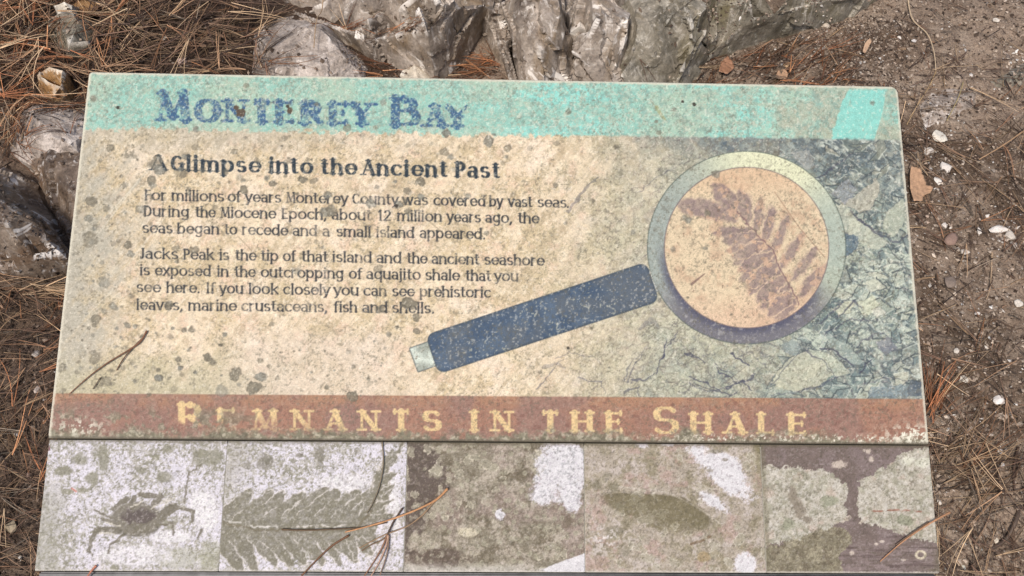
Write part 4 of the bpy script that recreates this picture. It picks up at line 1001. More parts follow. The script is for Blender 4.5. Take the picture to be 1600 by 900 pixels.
def paint_leaf(X, Y):
    c = tile_base(X, Y, 2100, cover=0.50)
    c = mixc(c, (150, 146, 130), ss(0.45, 0.6, fbm(X, Y, 34, 4, 2101))*ss(430, 350, X+(Y-700)*0.5)*0.7)
    wx, wy = X+(fbm(X, Y, 9, 3, 2110)-.5)*8, Y+(fbm(X, Y, 9, 3, 2111)-.5)*8
    lf = np.zeros(X.shape); sl_ = np.zeros(X.shape)
    items = []; vr = random.Random(3)
    for k in range(9):                       # blades above the rib
        bx = 345+k*27; items.append(((bx, 826-k*0.4), (bx+50+vr.uniform(-8, 8), 768+vr.uniform(-7, 7)), 22+vr.uniform(-5, 4)))
    for k in range(9):                       # blades below it
        bx = 340+k*26; items.append(((bx+vr.uniform(-4, 4), 830), (bx+36-k*1+vr.uniform(-6, 6), 894-k*3.2+vr.uniform(-6, 4)), 17-k*0.4+vr.uniform(-3, 2)))
    for a, b, wd_ in (((566, 822), (590, 760), 12), ((575, 800), (592, 735), 10), ((588, 770), (602, 716), 9), ((598, 745), (612, 705), 8), ((612, 722), (630, 690), 6), ((592, 775), (618, 756), 6), ((600, 752), (622, 738), 6),
                      ((580, 795), (615, 782), 6), ((570, 812), (612, 806), 9), ((560, 830), (590, 846), 9), ((548, 838), (556, 870), 10)):
        items.append((a, b, wd_))
    for a, b, wd_ in items:
        d, t = segd(wx, wy, a, b); hw = wd_*np.clip(1.15-t, 0, 1)**0.6+(fbm(X, Y, 5, 3, 2140)-.5)*4
        m = np.clip(0.5+(hw-d)/2.2, 0, 1)
        sl_ = np.maximum(sl_*(1-m*0.9), np.clip(1-np.abs(d-hw)/1.6, 0, 1)*ss(0, 0.1, t)); lf = np.maximum(lf, m)
    c = mixc(c, (118, 114, 96), lf*(0.52+0.6*fbm(X, Y, 5, 3, 2120))); c = mixc(c, (216, 210, 206), sl_*ss(0.3, 0.55, fbm(X, Y, 14, 3, 2121))*0.85)
    c = mixc(c, (112, 104, 84), pline(wx, wy, [(348, 816), (400, 827), (470, 828), (560, 826), (578, 800), (596, 758)], 1.8)*0.75)
    c = mixc(c, (224, 220, 214), pline(wx, wy, [(350, 812), (400, 822), (470, 823), (540, 822)], 1.0)*ss(0.4, 0.6, fbm(X, Y, 12, 2, 2122))*0.8)
    c = blotch(c, X, Y, [(386, 728, 7, 6), (535, 747, 5, 4), (541, 755, 4, 5), (558, 704, 5, 5), (468, 712, 5, 4), (415, 722, 12, 10), (500, 710, 7, 14), (376, 875, 3, 3), (388, 860, 9, 12)], (116, 112, 98), 2130, 0.7)
    c = mixc(c, (226, 223, 234), ss(0.5, 0.8, np.exp(-((X-540)/60)**2-((Y-755)/20)**2)+np.exp(-((X-615)/14)**2-((Y-800)/60)**2))*(1-lf)*0.6)
    return c


def paint_brown(X, Y):
    c = np.tile(np.array([140., 134., 118.]), X.shape+(1,)); n = fbm(X, Y, 20, 5, 2200, 0.7)
    c = mixc(c, (176, 168, 154), ss(0.5, 0.62, n)*0.85); c = mixc(c, (108, 100, 84), ss(0.52, 0.66, fbm(X, Y, 24, 5, 2201, .7))*0.7)
    c = mixc(c, (158, 142, 136), ss(0.55, 0.7, fbm(X, Y, 50, 3, 2203))*0.5)
    f1, f2, cid = voro(X, Y, 13, 2210); c = mixc(c, (160, 158, 138), ss(0.34, 0.28, f1)*ss(0.55, 0.6, cid)*0.7)
    c = mixc(c, (104, 94, 88), ss(5, -5, X-(665+22*np.sin((Y-690)/40))+(n-.5)*70)*0.9)
    c = mixc(c, (104, 92, 84), ss(1.1, .8, np.hypot((X-680)/55, (Y-872)/18)+(n-.5)*.9)*0.8)
    c = blotch(c, X, Y, [(682, 739, 11, 9), (718, 742, 8, 8), (664, 733, 3, 3), (648, 842, 9, 5), (668, 855, 14, 4), (686, 703, 4, 7), (731, 832, 13, 7), (650, 790, 6, 5), (690, 790, 16, 10)], (168, 164, 146), 2220, 0.75)
    c = mixc(c, (200, 194, 170), ss(1.1, .9, np.hypot((X-731)/15, (Y-832)/8)+(fbm(X, Y, 6, 2, 2221)-.5)*.5)*0.8)
    c = crackle(c, X, Y, 2250, (98, 90, 74), (184, 176, 158), .3); c = colonies(c, X, Y, 2260, 19, (160, 156, 138), (200, 194, 174), .5, .75); c = colonies(c, X, Y, 2270, 9, (164, 160, 142), (192, 186, 168), .4, .5)
    wh = np.exp(-((X-885)/42)**2-((Y-725)/42)**2)*1.2+np.exp(-((X-893)/14)**2-((Y-780)/24)**2)*.9+np.exp(-((X-848)/20)**2-((Y-770)/26)**2)*.7+np.exp(-((X-782)/8)**2-((Y-805)/10)**2)*.9
    c = mixc(c, (226, 224, 238), ss(0.26, 0.72, wh+(fbm(X, Y, 12, 6, 2230, .85)-.5)*1.5)*ss(0.12, 0.42, wh)*0.92)
    yl = 893-(X-850)/65*24*(X > 850)-3*fbm(X, Y, 9, 3, 2231)
    c = mixc(c, (226, 226, 236), np.clip((Y-yl+4)/2, 0, 1)*ss(835, 858, X)); c = mixc(c, (190, 188, 180), ss(876, 890, Y+(n-.5)*8)*ss(860, 800, X)*0.6)
    c = mixc(c, (128, 132, 122), ss(0.60, 0.66, fbm(X, Y, 4, 3, 2240))*ss(0.35, 0.5, wh)*0.5)
    return c


def paint_oval(X, Y):
    c = np.tile(np.array([168., 160., 146.]), X.shape+(1,)); n = fbm(X, Y, 20, 5, 2300, 0.7)
    c = mixc(c, (142, 136, 114), ss(0.48, 0.66, n)*0.8); c = mixc(c, (184, 176, 168), ss(0.52, 0.68, fbm(X, Y, 16, 5, 2301, .7))*0.8); c = mixc(c, (176, 150, 142), ss(0.6, 0.72, fbm(X, Y, 26, 4, 2302))*0.5)
    c = mixc(c, (126, 122, 96), ss(700, 690, Y+(X-915)*0.12+(n-.5)*22)*ss(1000, 960, X)*.8)
    # the pod-shaped impression
    u = (X-1028)*0.97+(Y-800)*0.24; v = -(X-1028)*0.24+(Y-800)*0.97
    dd = np.hypot(u/85, v/(27+6*np.sin(u/30)))+(n-.5)*.25
    POD = ss(1.05, 0.85, dd)*(0.7-0.4*ss(0, 25, v)); c = mixc(c, (122, 116, 92), POD); c = mixc(c, (98, 92, 70), ss(1.08, 0.96, dd)*ss(0.82, 0.96, dd)*ss(5, -8, v)*0.6)
    c = mixc(c, (202, 196, 184), pline(X+(n-.5)*6, Y, [(960, 760), (1040, 768), (1085, 790), (1130, 820)], 1.4)*0.5)
    c = mixc(c, (116, 98, 78), pline(X+(n-.5)*8, Y, [(1080, 850), (1098, 845), (1110, 838)], 2.2)*0.7)
    c = crackle(c, X, Y, 2350, (118, 110, 92), (196, 188, 176), .28); c = colonies(c, X, Y, 2360, 18, (164, 160, 142), (200, 196, 180), .45, .7); c = colonies(c, X, Y, 2370, 8, (150, 142, 118), (196, 190, 176), .35, .45)
    c = mixc(c, (118, 112, 88), POD*.7)
    wh = np.exp(-(((X-1125)*.8+(Y-735)*-.3)/34)**2-(((X-1125)*.5+(Y-735)*-.75)/18)**2)+np.exp(-((X-1140)/20)**2-((Y-735)/26)**2)+np.exp(-(((X-1115)*.8+(Y-785)*.55)/26)**2-(((X-1115)*-.55+(Y-785)*.8)/9)**2)+np.exp(-((X-1165)/16)**2-((Y-885)/20)**2)*1.2+np.exp(-((X-1005)/14)**2-((Y-696)/5)**2)*.8+np.exp(-((X-1045)/16)**2-((Y-693)/4)**2)*.8
    c = mixc(c, (224, 221, 232), ss(0.26, 0.74, wh+(fbm(X, Y, 12, 6, 2310, .85)-.5)*1.5)*ss(0.1, 0.4, wh)*0.9)
    c = blotch(c, X, Y, [(1110, 735, 5, 3), (1133, 718, 6, 3), (1118, 706, 10, 3), (934, 758, 8, 6), (960, 762, 7, 6), (950, 742, 8, 4), (968, 790, 7, 5), (978, 862, 6, 9), (960, 830, 14, 8)], (128, 124, 106), 2320, 0.6)
    c = mixc(c, (200, 195, 190), ss(0.55, 0.62, fbm(X, Y, 5, 3, 2330))*np.exp(-((X-945)/28)**2-((Y-840)/22)**2))
    c = mixc(c, (128, 122, 94), ss(1172, 1186, X-(Y-690)*0.03+(n-.5)*26)*0.7*ss(800, 690, Y)); c = mixc(c, (150, 130, 86), ss(1.1, .6, np.hypot((X-1100)/14, (Y-870)/9)+(n-.5))*0.5)
    return c


def paint_cross(X, Y):
    n = fbm(X, Y, 16, 5, 2400, 0.7)
    c = np.tile(np.array([124., 113., 107.]), X.shape+(1,)); c = mixc(c, (138, 126, 124), ss(0.45, .65, fbm(X, Y, 30, 3, 2401))*.6)
    c = mixc(c, (146, 134, 132), ss(830, 870, Y)*0.6*ss(0.4, 0.6, fbm(X*0.12, Y, 3.0, 2, 2405)))
    c = mixc(c, (98, 86, 84), ss(0.62, 0.70, fbm(X*0.08, Y, 2.6, 2, 2406))*ss(820, 850, Y)*0.5)
    wx, wy = X+(n-.5)*26, Y+(fbm(X, Y, 16, 5, 2407, .7)-.5)*26
    L1 = inpoly(wx, wy, [(1150, 738), (1215, 728), (1275, 734), (1310, 744), (1322, 762), (1325, 812), (1290, 828), (1245, 845), (1210, 852), (1150, 858)])
    L2 = inpoly(wx, wy, [(1337, 750), (1365, 742), (1395, 715), (1415, 702), (1480, 700), (1485, 852), (1440, 845), (1400, 834), (1345, 818), (1345, 790)])
    lc_ = np.tile(np.array([178., 174., 160.]), X.shape+(1,)); lc_ = mixc(lc_, (150, 150, 132), ss(0.46, 0.62, fbm(X, Y, 14, 5, 2410, .75))*0.75); lc_ = mixc(lc_, (200, 198, 188), ss(0.52, 0.62, fbm(X, Y, 5, 3, 2411))*0.6)
    lc_ = mixc(lc_, (186, 168, 154), ss(.58, .7, fbm(X, Y, 24, 3, 2412))*.5)
    lc_ = crackle(lc_, X, Y, 2480, (140, 136, 118), (204, 202, 190), .35); lc_ = colonies(lc_, X, Y, 2490, 14, (168, 168, 148), (206, 204, 188), .4, .5)
    m = (L1 | L2)*0.95
    c = c*(1-m[..., None])+lc_*m[..., None]
    ol = inpoly(wx, wy, [(1180, 862), (1215, 854), (1270, 836), (1300, 822), (1325, 830), (1330, 850), (1312, 870), (1315, 910), (1180, 910)])*.8
    oc = np.tile(np.array([138., 134., 112.]), X.shape+(1,)); oc = mixc(oc, (170, 166, 140), ss(.48, .62, fbm(X, Y, 10, 4, 2420, .7))*.8); oc = mixc(oc, (108, 100, 84), ss(.56, .66, fbm(X, Y, 12, 4, 2421, .7))*.6)
    oc = colonies(crackle(oc, X, Y, 2495, (104, 98, 80), (168, 164, 138), .5), X, Y, 2497, 13, (150, 146, 122), (180, 176, 148), .6, .6)
    c = c*(1-ol[..., None])+oc*ol[..., None]
    c = blotch(c, X, Y, [(1240, 775, 7, 16), (1250, 795, 8, 14), (1262, 812, 8, 6)], (136, 128, 114), 2430, 0.75); c = blotch(c, X, Y, [(1295, 783, 13, 9), (1415, 812, 16, 8), (1232, 818, 9, 9)], (142, 146, 124), 2431, .7)
    c = blotch(c, X, Y, [(1420, 720, 10, 7), (1444, 724, 12, 8)], (204, 206, 188), 2440, .7)
    c = blotch(c, X, Y, [(1204, 840, 4, 3), (1331, 864, 4, 3), (1328, 808, 3, 3), (1378, 846, 4, 2), (1370, 850, 3, 2), (1412, 875, 4, 1.5), (1358, 705, 4, 4), (1362, 718, 4, 4), (1351, 704, 2, 2), (1433, 896, 5, 4), (1312, 725, 12, 6), (1435, 706, 2, 2), (1440, 690, 4, 3)], (196, 186, 172), 2450, .8)
    r_ = np.hypot((X-1439)/9, (Y-867)/7); c = mixc(c, (206, 198, 172), ss(.35, .1, np.abs(r_-.8))*.9)
    c = mixc(c, (122, 118, 98), ss(700, 693, Y+(n-.5)*12)*.5+ss(1198, 1192, X-(Y-690)*.05+(n-.5)*8)*.5)
    c = mixc(c, (150, 108, 92), pline(X, Y+(n-.5)*3, [(1360, 799), (1400, 797), (1440, 799)], 1.4)*ss(.35, .55, fbm(X, Y, 8, 2, 2460))*.8)
    c = mixc(c, (120, 112, 96), ss(1440, 1475, X+(n-.5)*50)*ss(850, 865, Y)*.7)
    return c


TL = [('tile with the print of a small fossil crab, mottled white and grey', paint_crab), ('tile with the print of a fossil fern frond, white above', paint_leaf),
      ('dark brown and olive stained tile with a white patch at its upper right', paint_brown), ('beige tile with a pod shaped imprint and white blotches', paint_oval), ('purple brown tile with two pale lichen patches either side of a dark stem', paint_cross)]
GAP = 0.0007
for k, (lab, fn) in enumerate(TL):
    t = Layer(us[k]+GAP, 0.0012, us[k+1]-GAP, V_SPLIT-0.0016, 0.00082, (0, 0.002 if k == 4 else 0, 0, 0))
    c = fn(t.X, t.Y); sp = fbm(t.X, t.Y, 2.6, 2, 2500+k)
    c = mixc(c, (92, 88, 76), ss(0.62, 0.74, sp)*0.35); c = mixc(c, (214, 210, 208), ss(0.64, 0.76, fbm(t.X, t.Y, 2.8, 2, 2600+k))*(0.35 if k < 2 else .16))
    e_ = np.minimum(np.minimum(t.U-t.e[0], t.e[2]-t.U), np.minimum(t.V-t.e[1], t.e[3]-t.V))*1500
    c = mixc(c, (104, 98, 82), ss(5, 0.5, t.e[3]*1500-t.V*1500+(sp-.5)*8)*0.55); c = mixc(c, (196, 192, 184), ss(2.4, 0.6, t.V*1500-t.e[1]*1500+(sp-.5)*2)*0.6)
    c = np.minimum(c, 214)*np.array([.965, .96, .95]) if k < 2 else np.minimum((c-150)*1.28+151, 214)*np.array([.93, .92, .925])
    t.col = c*(0.94+0.12*fbm(t.X, t.Y, 5, 2, 2700+k))[..., None]
    o = t.build('picture_tile', -0.0004, 0.009, 0.0008, (158, 154, 140), M_PRINT, ROOT, (fbm(t.X, t.Y, 6, 3, 1500)-.5)*0.0004)
    set_prop(o, lab)


def box_bm(bm, x0, y0, z0, x1, y1, z1, bev=0.001):
    r = bmesh.ops.create_cube(bm, size=1); v = r['verts']
    bmesh.ops.scale(bm, vec=(x1-x0, y1-y0, z1-z0), verts=v); bmesh.ops.translate(bm, vec=((x0+x1)/2, (y0+y1)/2, (z0+z1)/2), verts=v)
    if bev: bmesh.ops.bevel(bm, geom=list({e for vv in v for e in vv.link_edges}), offset=bev, segments=2, affect='EDGES')


def bm_obj(name, bm, mat, parent=None):
    me = bpy.data.meshes.new(name); bm.to_mesh(me); bm.free(); me.materials.append(mat)
    o = bpy.data.objects.new(name, me); C.objects.link(o)
    if parent: o.parent = parent
    return o


bm = bmesh.new(); box_bm(bm, 0.004, -0.012, -0.022, SIGN_W-0.004, SIGN_H-0.006, -0.0125); bm_obj('backing_plate', bm, M_METAL, ROOT)
bm = bmesh.new(); box_bm(bm, 0.004, -0.012, -0.0122, SIGN_W-0.002, -0.0012, -0.004, 0.0015); bm_obj('bottom_rail', bm, M_METAL, ROOT)
inv = SIGN_M.inverted()
for uu in (0.20, SIGN_W-0.20):
    top = SIGN_M@Vector((uu, SIGN_H*0.5, -0.022))
    bm = bmesh.new(); box_bm(bm, -0.03, -0.03, 0, 0.03, 0.03, top.z+0.05+0.012, 0.003)
    for v in bm.verts:
        if v.co.z > 0.1:
            # cut the head of the post to the slope of the plate
            p = Vector((top.x+v.co.x, top.y+v.co.y, 0)); n = (SIGN_M.to_3x3()@Vector((0, 0, 1)))
            zc = top.z-(n.x*(p.x-top.x)+n.y*(p.y-top.y))/n.z
            v.co.z = zc-0.0005+0.05-(0.003 if v.co.z < top.z+0.06 else 0)
    for v in bm.verts: v.co += Vector((top.x, top.y, -0.05))
    bm.transform(inv); bm_obj('post', bm, M_METAL, ROOT)


# ------------------------------------------------------------------ needles
NCOL = np.array([(168, 136, 104), (142, 104, 76), (122, 92, 70), (92, 70, 56), (140, 124, 106), (182, 154, 120), (150, 104, 70), (112, 98, 84)], float)


def tube_batch(P, rad, col, sides=3):
    """P (n,k,3) centre lines, rad (n,) -> one mesh's arrays; tapered at the tip"""
    n, k, _ = P.shape
    T = np.gradient(P, axis=1); T /= np.linalg.norm(T, axis=2)[..., None]+1e-12
    A = np.cross(T, np.array([0, 0, 1.])); A /= np.linalg.norm(A, axis=2)[..., None]+1e-9; B = np.cross(A, T)
    tp = np.linspace(1.1, 0.45, k)[None, :, None]
    rings = []
    for s in range(sides):
        a = 2*math.pi*s/sides+0.5
        rings.append(P+(A*math.cos(a)+B*math.sin(a))*rad[:, None, None]*tp)
    V = np.stack(rings, axis=2).reshape(-1, 3)
    base = (np.arange(n)*k*sides)[:, None, None]
    i = np.arange(k-1)[None, :, None]*sides; s = np.arange(sides)[None, None, :]; s2 = (s+1) % sides
    F = np.stack([base+i+s, base+i+s2, base+i+sides+s2, base+i+sides+s], -1).reshape(-1, 4)
    return V, F, np.repeat(col, k*sides, axis=0)


KEEP = []                                                          # bare spots: stones that show through the litter
for (kx, ky, kr) in ((98, 15, .030), (110, 50, .034), (125, 66, .026), (80, 125, .036), (90, 145, .024), (70, 195, .045), (110, 210, .045), (480, 80, .085), (40, 340, .07), (110, 300, .06), (1490, 160, .05), (440, 95, .04), (530, 100, .03), (20, 350, .09), (70, 390, .06), (20, 300, .07), (120, 340, .06), (60, 260, .05)):
    g_ = G(kx, ky, .03); KEEP.append((g_[0]-.0, g_[1], kr))


def scatter(nf, sampler, length, dirs, tint=None, lift=0.012, rad=(0.00055, 0.0009)):
    out = []; cols = []
    K = 6
    for _ in range(nf):
        for _try in range(6):
            x, y = sampler()
            if not any((x-e[0])**2+(y-e[1])**2 < e[2]**2 for e in KEEP) or rs.random() < .05: break
        ang = dirs(); m = rs.choice((1, 2, 2, 3)); L = rs.uniform(*length)
        base = NCOL[rs.randrange(len(NCOL))] if tint is None or rs.random() < .2 else np.array(tint[rs.randrange(len(tint))], float)
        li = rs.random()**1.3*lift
        for j in range(m):
            a = ang+rs.gauss(0, .16)*(j > 0); cv = rs.gauss(0, 2.4); t = np.linspace(0, 1, K)*L*rs.uniform(.8, 1.05)
            aa = a+cv*t
            px = x+np.concatenate([[0], np.cumsum(np.cos(aa[:-1])*np.diff(t))]); py = y+np.concatenate([[0], np.cumsum(np.sin(aa[:-1])*np.diff(t))])
            out.append((px, py, li+rs.uniform(0, .004))); cols.append(base*rs.uniform(.8, 1.25)*(.68+.55*li/lift))  # lower layers coloured darker: older needles, and painted shade deep in the litter
    PX = np.array([o[0] for o in out]); PY = np.array([o[1] for o in out])
    H = surf(PX.ravel(), PY.ravel()).reshape(-1, K)
    ok = np.abs(np.diff(H, axis=1)).max(axis=1) < 0.016           # none draped over a cliff
    PX, PY, H = PX[ok], PY[ok], H[ok]; out = [o for o, k_ in zip(out, ok) if k_]; cols = [c for c, k_ in zip(cols, ok) if k_]; n = len(out)
    if n == 0: return np.zeros((0, 3)), np.zeros((0, 4), int), np.zeros((0, 3))
    # stiff: follow the straight line through the supported ends, never below the surface
    tt = np.linspace(0, 1, K)[None]
    line = H[:, :1]*(1-tt)+H[:, -1:]*tt
    Z = np.maximum(line, H*0.6+0.4*np.maximum(line, H))+np.array([o[2] for o in out])[:, None]+0.0009
    Z = np.maximum(Z, H+0.0006)
    Z[:, 1:-1] = (Z[:, :-2]+Z[:, 1:-1]*2+Z[:, 2:])/4
    P = np.stack([PX, PY, Z], -1)
    r = np.array([rs.uniform(*rad) for _ in range(n)])
    return tube_batch(P, r, lin(np.array(cols)))


def area(x0, y0, x1, y1):
    def f():
        p = G(rs.uniform(x0, x1), rs.uniform(y0, y1)); return p[0], p[1]
    return f


def clump(lst, sd_):
    def f():
        px, py, s = lst[rs.randrange(len(lst))]; p = G(rs.gauss(px, s), rs.gauss(py, s)); return p[0], p[1]
    return f


anyd = lambda: rs.uniform(0, 2*math.pi)
ORANGE = [(166, 108, 70), (146, 92, 60), (178, 124, 84)]
BROWN = [(112, 84, 66), (92, 70, 56), (128, 100, 78), (76, 58, 48)]
TAN = [(180, 150, 116), (158, 128, 96), (144, 112, 84)]


def join(parts):
    V, F, K_ = [], [], []; o = 0
    for v, f, c in parts: V.append(v); F.append(f+o); K_.append(c); o += len(v)
    return np.concatenate(V), np.concatenate(F), np.concatenate(K_)


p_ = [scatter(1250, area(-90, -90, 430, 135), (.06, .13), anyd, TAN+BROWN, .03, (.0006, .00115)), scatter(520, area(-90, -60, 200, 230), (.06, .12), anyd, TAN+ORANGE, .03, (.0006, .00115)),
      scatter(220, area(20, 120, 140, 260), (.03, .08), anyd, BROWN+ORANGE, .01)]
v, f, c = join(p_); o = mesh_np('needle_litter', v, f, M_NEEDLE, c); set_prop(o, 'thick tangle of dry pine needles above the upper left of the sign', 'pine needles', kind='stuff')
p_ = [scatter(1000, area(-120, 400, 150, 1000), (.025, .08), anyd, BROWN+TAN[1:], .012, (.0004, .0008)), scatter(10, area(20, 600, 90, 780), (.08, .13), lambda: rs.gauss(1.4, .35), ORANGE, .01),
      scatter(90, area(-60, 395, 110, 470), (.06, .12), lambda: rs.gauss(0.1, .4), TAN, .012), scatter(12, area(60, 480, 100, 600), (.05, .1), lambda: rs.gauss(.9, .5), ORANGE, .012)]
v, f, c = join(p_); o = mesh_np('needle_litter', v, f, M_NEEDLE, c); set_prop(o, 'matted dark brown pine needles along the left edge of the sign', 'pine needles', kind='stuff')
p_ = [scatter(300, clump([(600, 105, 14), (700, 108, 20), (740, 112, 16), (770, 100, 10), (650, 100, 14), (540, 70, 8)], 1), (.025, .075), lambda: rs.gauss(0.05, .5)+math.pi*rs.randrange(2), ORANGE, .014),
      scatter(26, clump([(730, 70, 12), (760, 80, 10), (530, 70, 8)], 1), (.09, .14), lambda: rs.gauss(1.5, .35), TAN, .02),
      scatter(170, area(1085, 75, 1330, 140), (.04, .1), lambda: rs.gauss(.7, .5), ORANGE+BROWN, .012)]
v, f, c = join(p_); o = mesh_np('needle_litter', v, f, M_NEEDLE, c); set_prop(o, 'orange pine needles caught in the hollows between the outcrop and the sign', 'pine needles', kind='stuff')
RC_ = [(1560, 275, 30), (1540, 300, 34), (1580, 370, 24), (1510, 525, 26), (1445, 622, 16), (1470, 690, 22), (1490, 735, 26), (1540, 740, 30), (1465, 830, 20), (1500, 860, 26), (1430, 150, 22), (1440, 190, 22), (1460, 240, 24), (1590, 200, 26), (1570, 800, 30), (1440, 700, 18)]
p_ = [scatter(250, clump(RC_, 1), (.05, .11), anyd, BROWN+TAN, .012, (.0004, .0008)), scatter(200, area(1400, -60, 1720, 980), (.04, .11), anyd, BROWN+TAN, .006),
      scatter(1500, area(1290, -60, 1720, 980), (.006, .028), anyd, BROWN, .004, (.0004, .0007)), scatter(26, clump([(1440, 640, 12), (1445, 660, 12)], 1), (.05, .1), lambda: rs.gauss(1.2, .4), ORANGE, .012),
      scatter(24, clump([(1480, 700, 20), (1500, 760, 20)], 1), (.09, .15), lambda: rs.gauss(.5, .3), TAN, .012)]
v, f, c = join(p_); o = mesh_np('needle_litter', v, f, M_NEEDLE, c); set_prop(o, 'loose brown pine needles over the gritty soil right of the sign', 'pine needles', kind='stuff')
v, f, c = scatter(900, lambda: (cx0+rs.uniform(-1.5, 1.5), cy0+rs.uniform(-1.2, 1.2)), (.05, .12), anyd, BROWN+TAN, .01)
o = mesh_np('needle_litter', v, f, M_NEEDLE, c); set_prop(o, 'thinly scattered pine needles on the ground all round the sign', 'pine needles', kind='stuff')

# ------------------------------------------------------------------ grit, crumbs and chips
OCT = np.array([(1, 0, 0), (-1, 0, 0), (0, 1, 0), (0, -1, 0), (0, 0, 1), (0, 0, -1)], float)
OF = np.array([(0, 2, 4), (2, 1, 4), (1, 3, 4), (3, 0, 4), (2, 0, 5), (1, 2, 5), (3, 1, 5), (0, 3, 5)])


def bits(n, sampler, size, colours, flat=.6, sink=.2):
    XY = np.array([sampler() for _ in range(n)]); h = surf(XY[:, 0], XY[:, 1])
    s = size[0]+(size[1]-size[0])*rng.random(n)**2.6
    V = OCT[None]*(1+rng.normal(0, .28, (n, 6, 3)))*np.stack([s*rng.uniform(.7, 1.3, n), s*rng.uniform(.6, 1, n), s*flat], -1)[:, None]
    a = rng.uniform(0, 6.28, n); ca, sa = np.cos(a)[:, None], np.sin(a)[:, None]; tl = rng.normal(0, .35, n)[:, None]
    V = np.stack([V[..., 0]*ca-V[..., 1]*sa, V[..., 0]*sa+V[..., 1]*ca, V[..., 2]+V[..., 0]*tl], -1)
    V += np.stack([XY[:, 0], XY[:, 1], h+s*flat*(1-sink)], -1)[:, None]
    F = (OF[None]+(np.arange(n)*6)[:, None, None]).reshape(-1, 3)
    cs = np.array(colours, float)[rng.integers(0, len(colours), n)]*rng.uniform(.8, 1.1, (n, 1))
    return V.reshape(-1, 3), F, np.repeat(lin(cs), 6, axis=0)


SOILC = [(136, 118, 103), (112, 94, 79), (158, 139, 122), (92, 76, 64), (176, 158, 140), (70, 56, 46)]
GRITC = [(208, 200, 190), (186, 172, 158), (160, 144, 128), (196, 172, 152), (226, 222, 216), (150, 132, 118), (214, 196, 176), (128, 114, 104)]
p_ = [bits(30000, area(1290, -80, 1720, 1000), (.0007, .0044), SOILC+[(150, 130, 113), (146, 127, 110), (186, 168, 150)]), bits(7000, area(1090, 20, 1420, 145), (.0008, .004), SOILC), bits(10000, area(-120, 380, 160, 1000), (.0008, .004), SOILC[1:2]+SOILC[3:4]+SOILC[5:]+SOILC[:1]),
      bits(2500, area(-90, -80, 420, 240), (.0008, .004), SOILC), bits(1000, area(540, 85, 800, 130), (.0008, .004), SOILC), bits(9000, lambda: (cx0+rs.uniform(-1.3, 1.3), cy0+rs.uniform(-1.1, 1.1)), (.001, .006), SOILC)]
v, f, c = join(p_); o = mesh_np('soil_crumbs', v, f, M_GRIT, c, smooth=False); set_prop(o, 'crumbs of grey brown soil on the ground round the sign', 'soil', kind='stuff')
CL = [(1285, 45, 26), (1240, 55, 18), (1560, 375, 14), (1500, 225, 30), (1460, 260, 20), (1580, 95, 12), (1480, 410, 26), (1520, 500, 40), (1490, 700, 30), (1460, 340, 30), (1330, 60, 30)]
p_ = [bits(3000, area(1290, -80, 1720, 1000), (.0008, .0036), GRITC, .5), bits(700, clump(CL, 1), (.0015, .0052), GRITC, .5), bits(420, area(1130, 20, 1420, 140), (.001, .0045), GRITC, .5), bits(140, area(-100, 400, 120, 1000), (.001, .003), GRITC, .5),
      bits(110, area(-60, -60, 400, 220), (.001, .0035), GRITC, .5)]
v, f, c = join(p_); o = mesh_np('shell_grit', v, f, M_GRIT, c, smooth=False); set_prop(o, 'tiny white and pinkish shell and stone chips strewn over the soil', 'grit', kind='stuff')


# single stones: faceted, each its own thing
def stone(px, py, rpx, colr, label, seed, name='pebble', cat='pebble', group=None, asp=1.0, flat=.55, hole=False):
    p = G(px, py); q = G(px+rpx, py); r = np.linalg.norm(q-p)
    bm = bmesh.new(); bmesh.ops.create_icosphere(bm, subdivisions=2, radius=1)
    rr = random.Random(seed); planes = [(Vector((rr.gauss(0, 1), rr.gauss(0, 1), rr.gauss(0, .8))).normalized(), rr.uniform(.5, .9)) for _ in range(11)]
    for v in bm.verts:
        for n_, d_ in planes:
            k = v.co.dot(n_)
            if k > d_: v.co -= n_*(k-d_)
    P = np.array([v.co for v in bm.verts]); d = (fbm3(P, .5, 3, seed)-.5)*.28
    a = rr.uniform(0, 3.14); h = float(surf(p[0], p[1])[0])
    for v, dd in zip(bm.verts, d):
        c_ = v.co*(1+dd); x, y, z = c_.x*r*asp, c_.y*r/asp**.3, c_.z*r*flat
        if hole: z -= r*flat*.7*math.exp(-((c_.x)**2+(c_.y)**2)/.12)*(c_.z > 0)
        v.co = Vector((x*math.cos(a)-y*math.sin(a), x*math.sin(a)+y*math.cos(a), z))
    cc_ = lin(colr)[None]*(0.75+0.5*fbm3(P, .4, 4, seed+4))[:, None]
    me = bpy.data.meshes.new(name); bm.to_mesh(me); bm.free(); me.materials.append(M_GRIT)
    me.polygons.foreach_set('use_smooth', np.full(len(me.polygons), rr.random() < .1))
    at = me.color_attributes.new('Col', 'FLOAT_COLOR', 'POINT'); at.data.foreach_set('color', np.concatenate([cc_, np.ones((len(P), 1))], 1).astype(np.float32).ravel())
    o = bpy.data.objects.new(name, me); C.objects.link(o); o.location = (p[0], p[1], h+r*flat*.8)
    set_prop(o, label, cat, group); return o


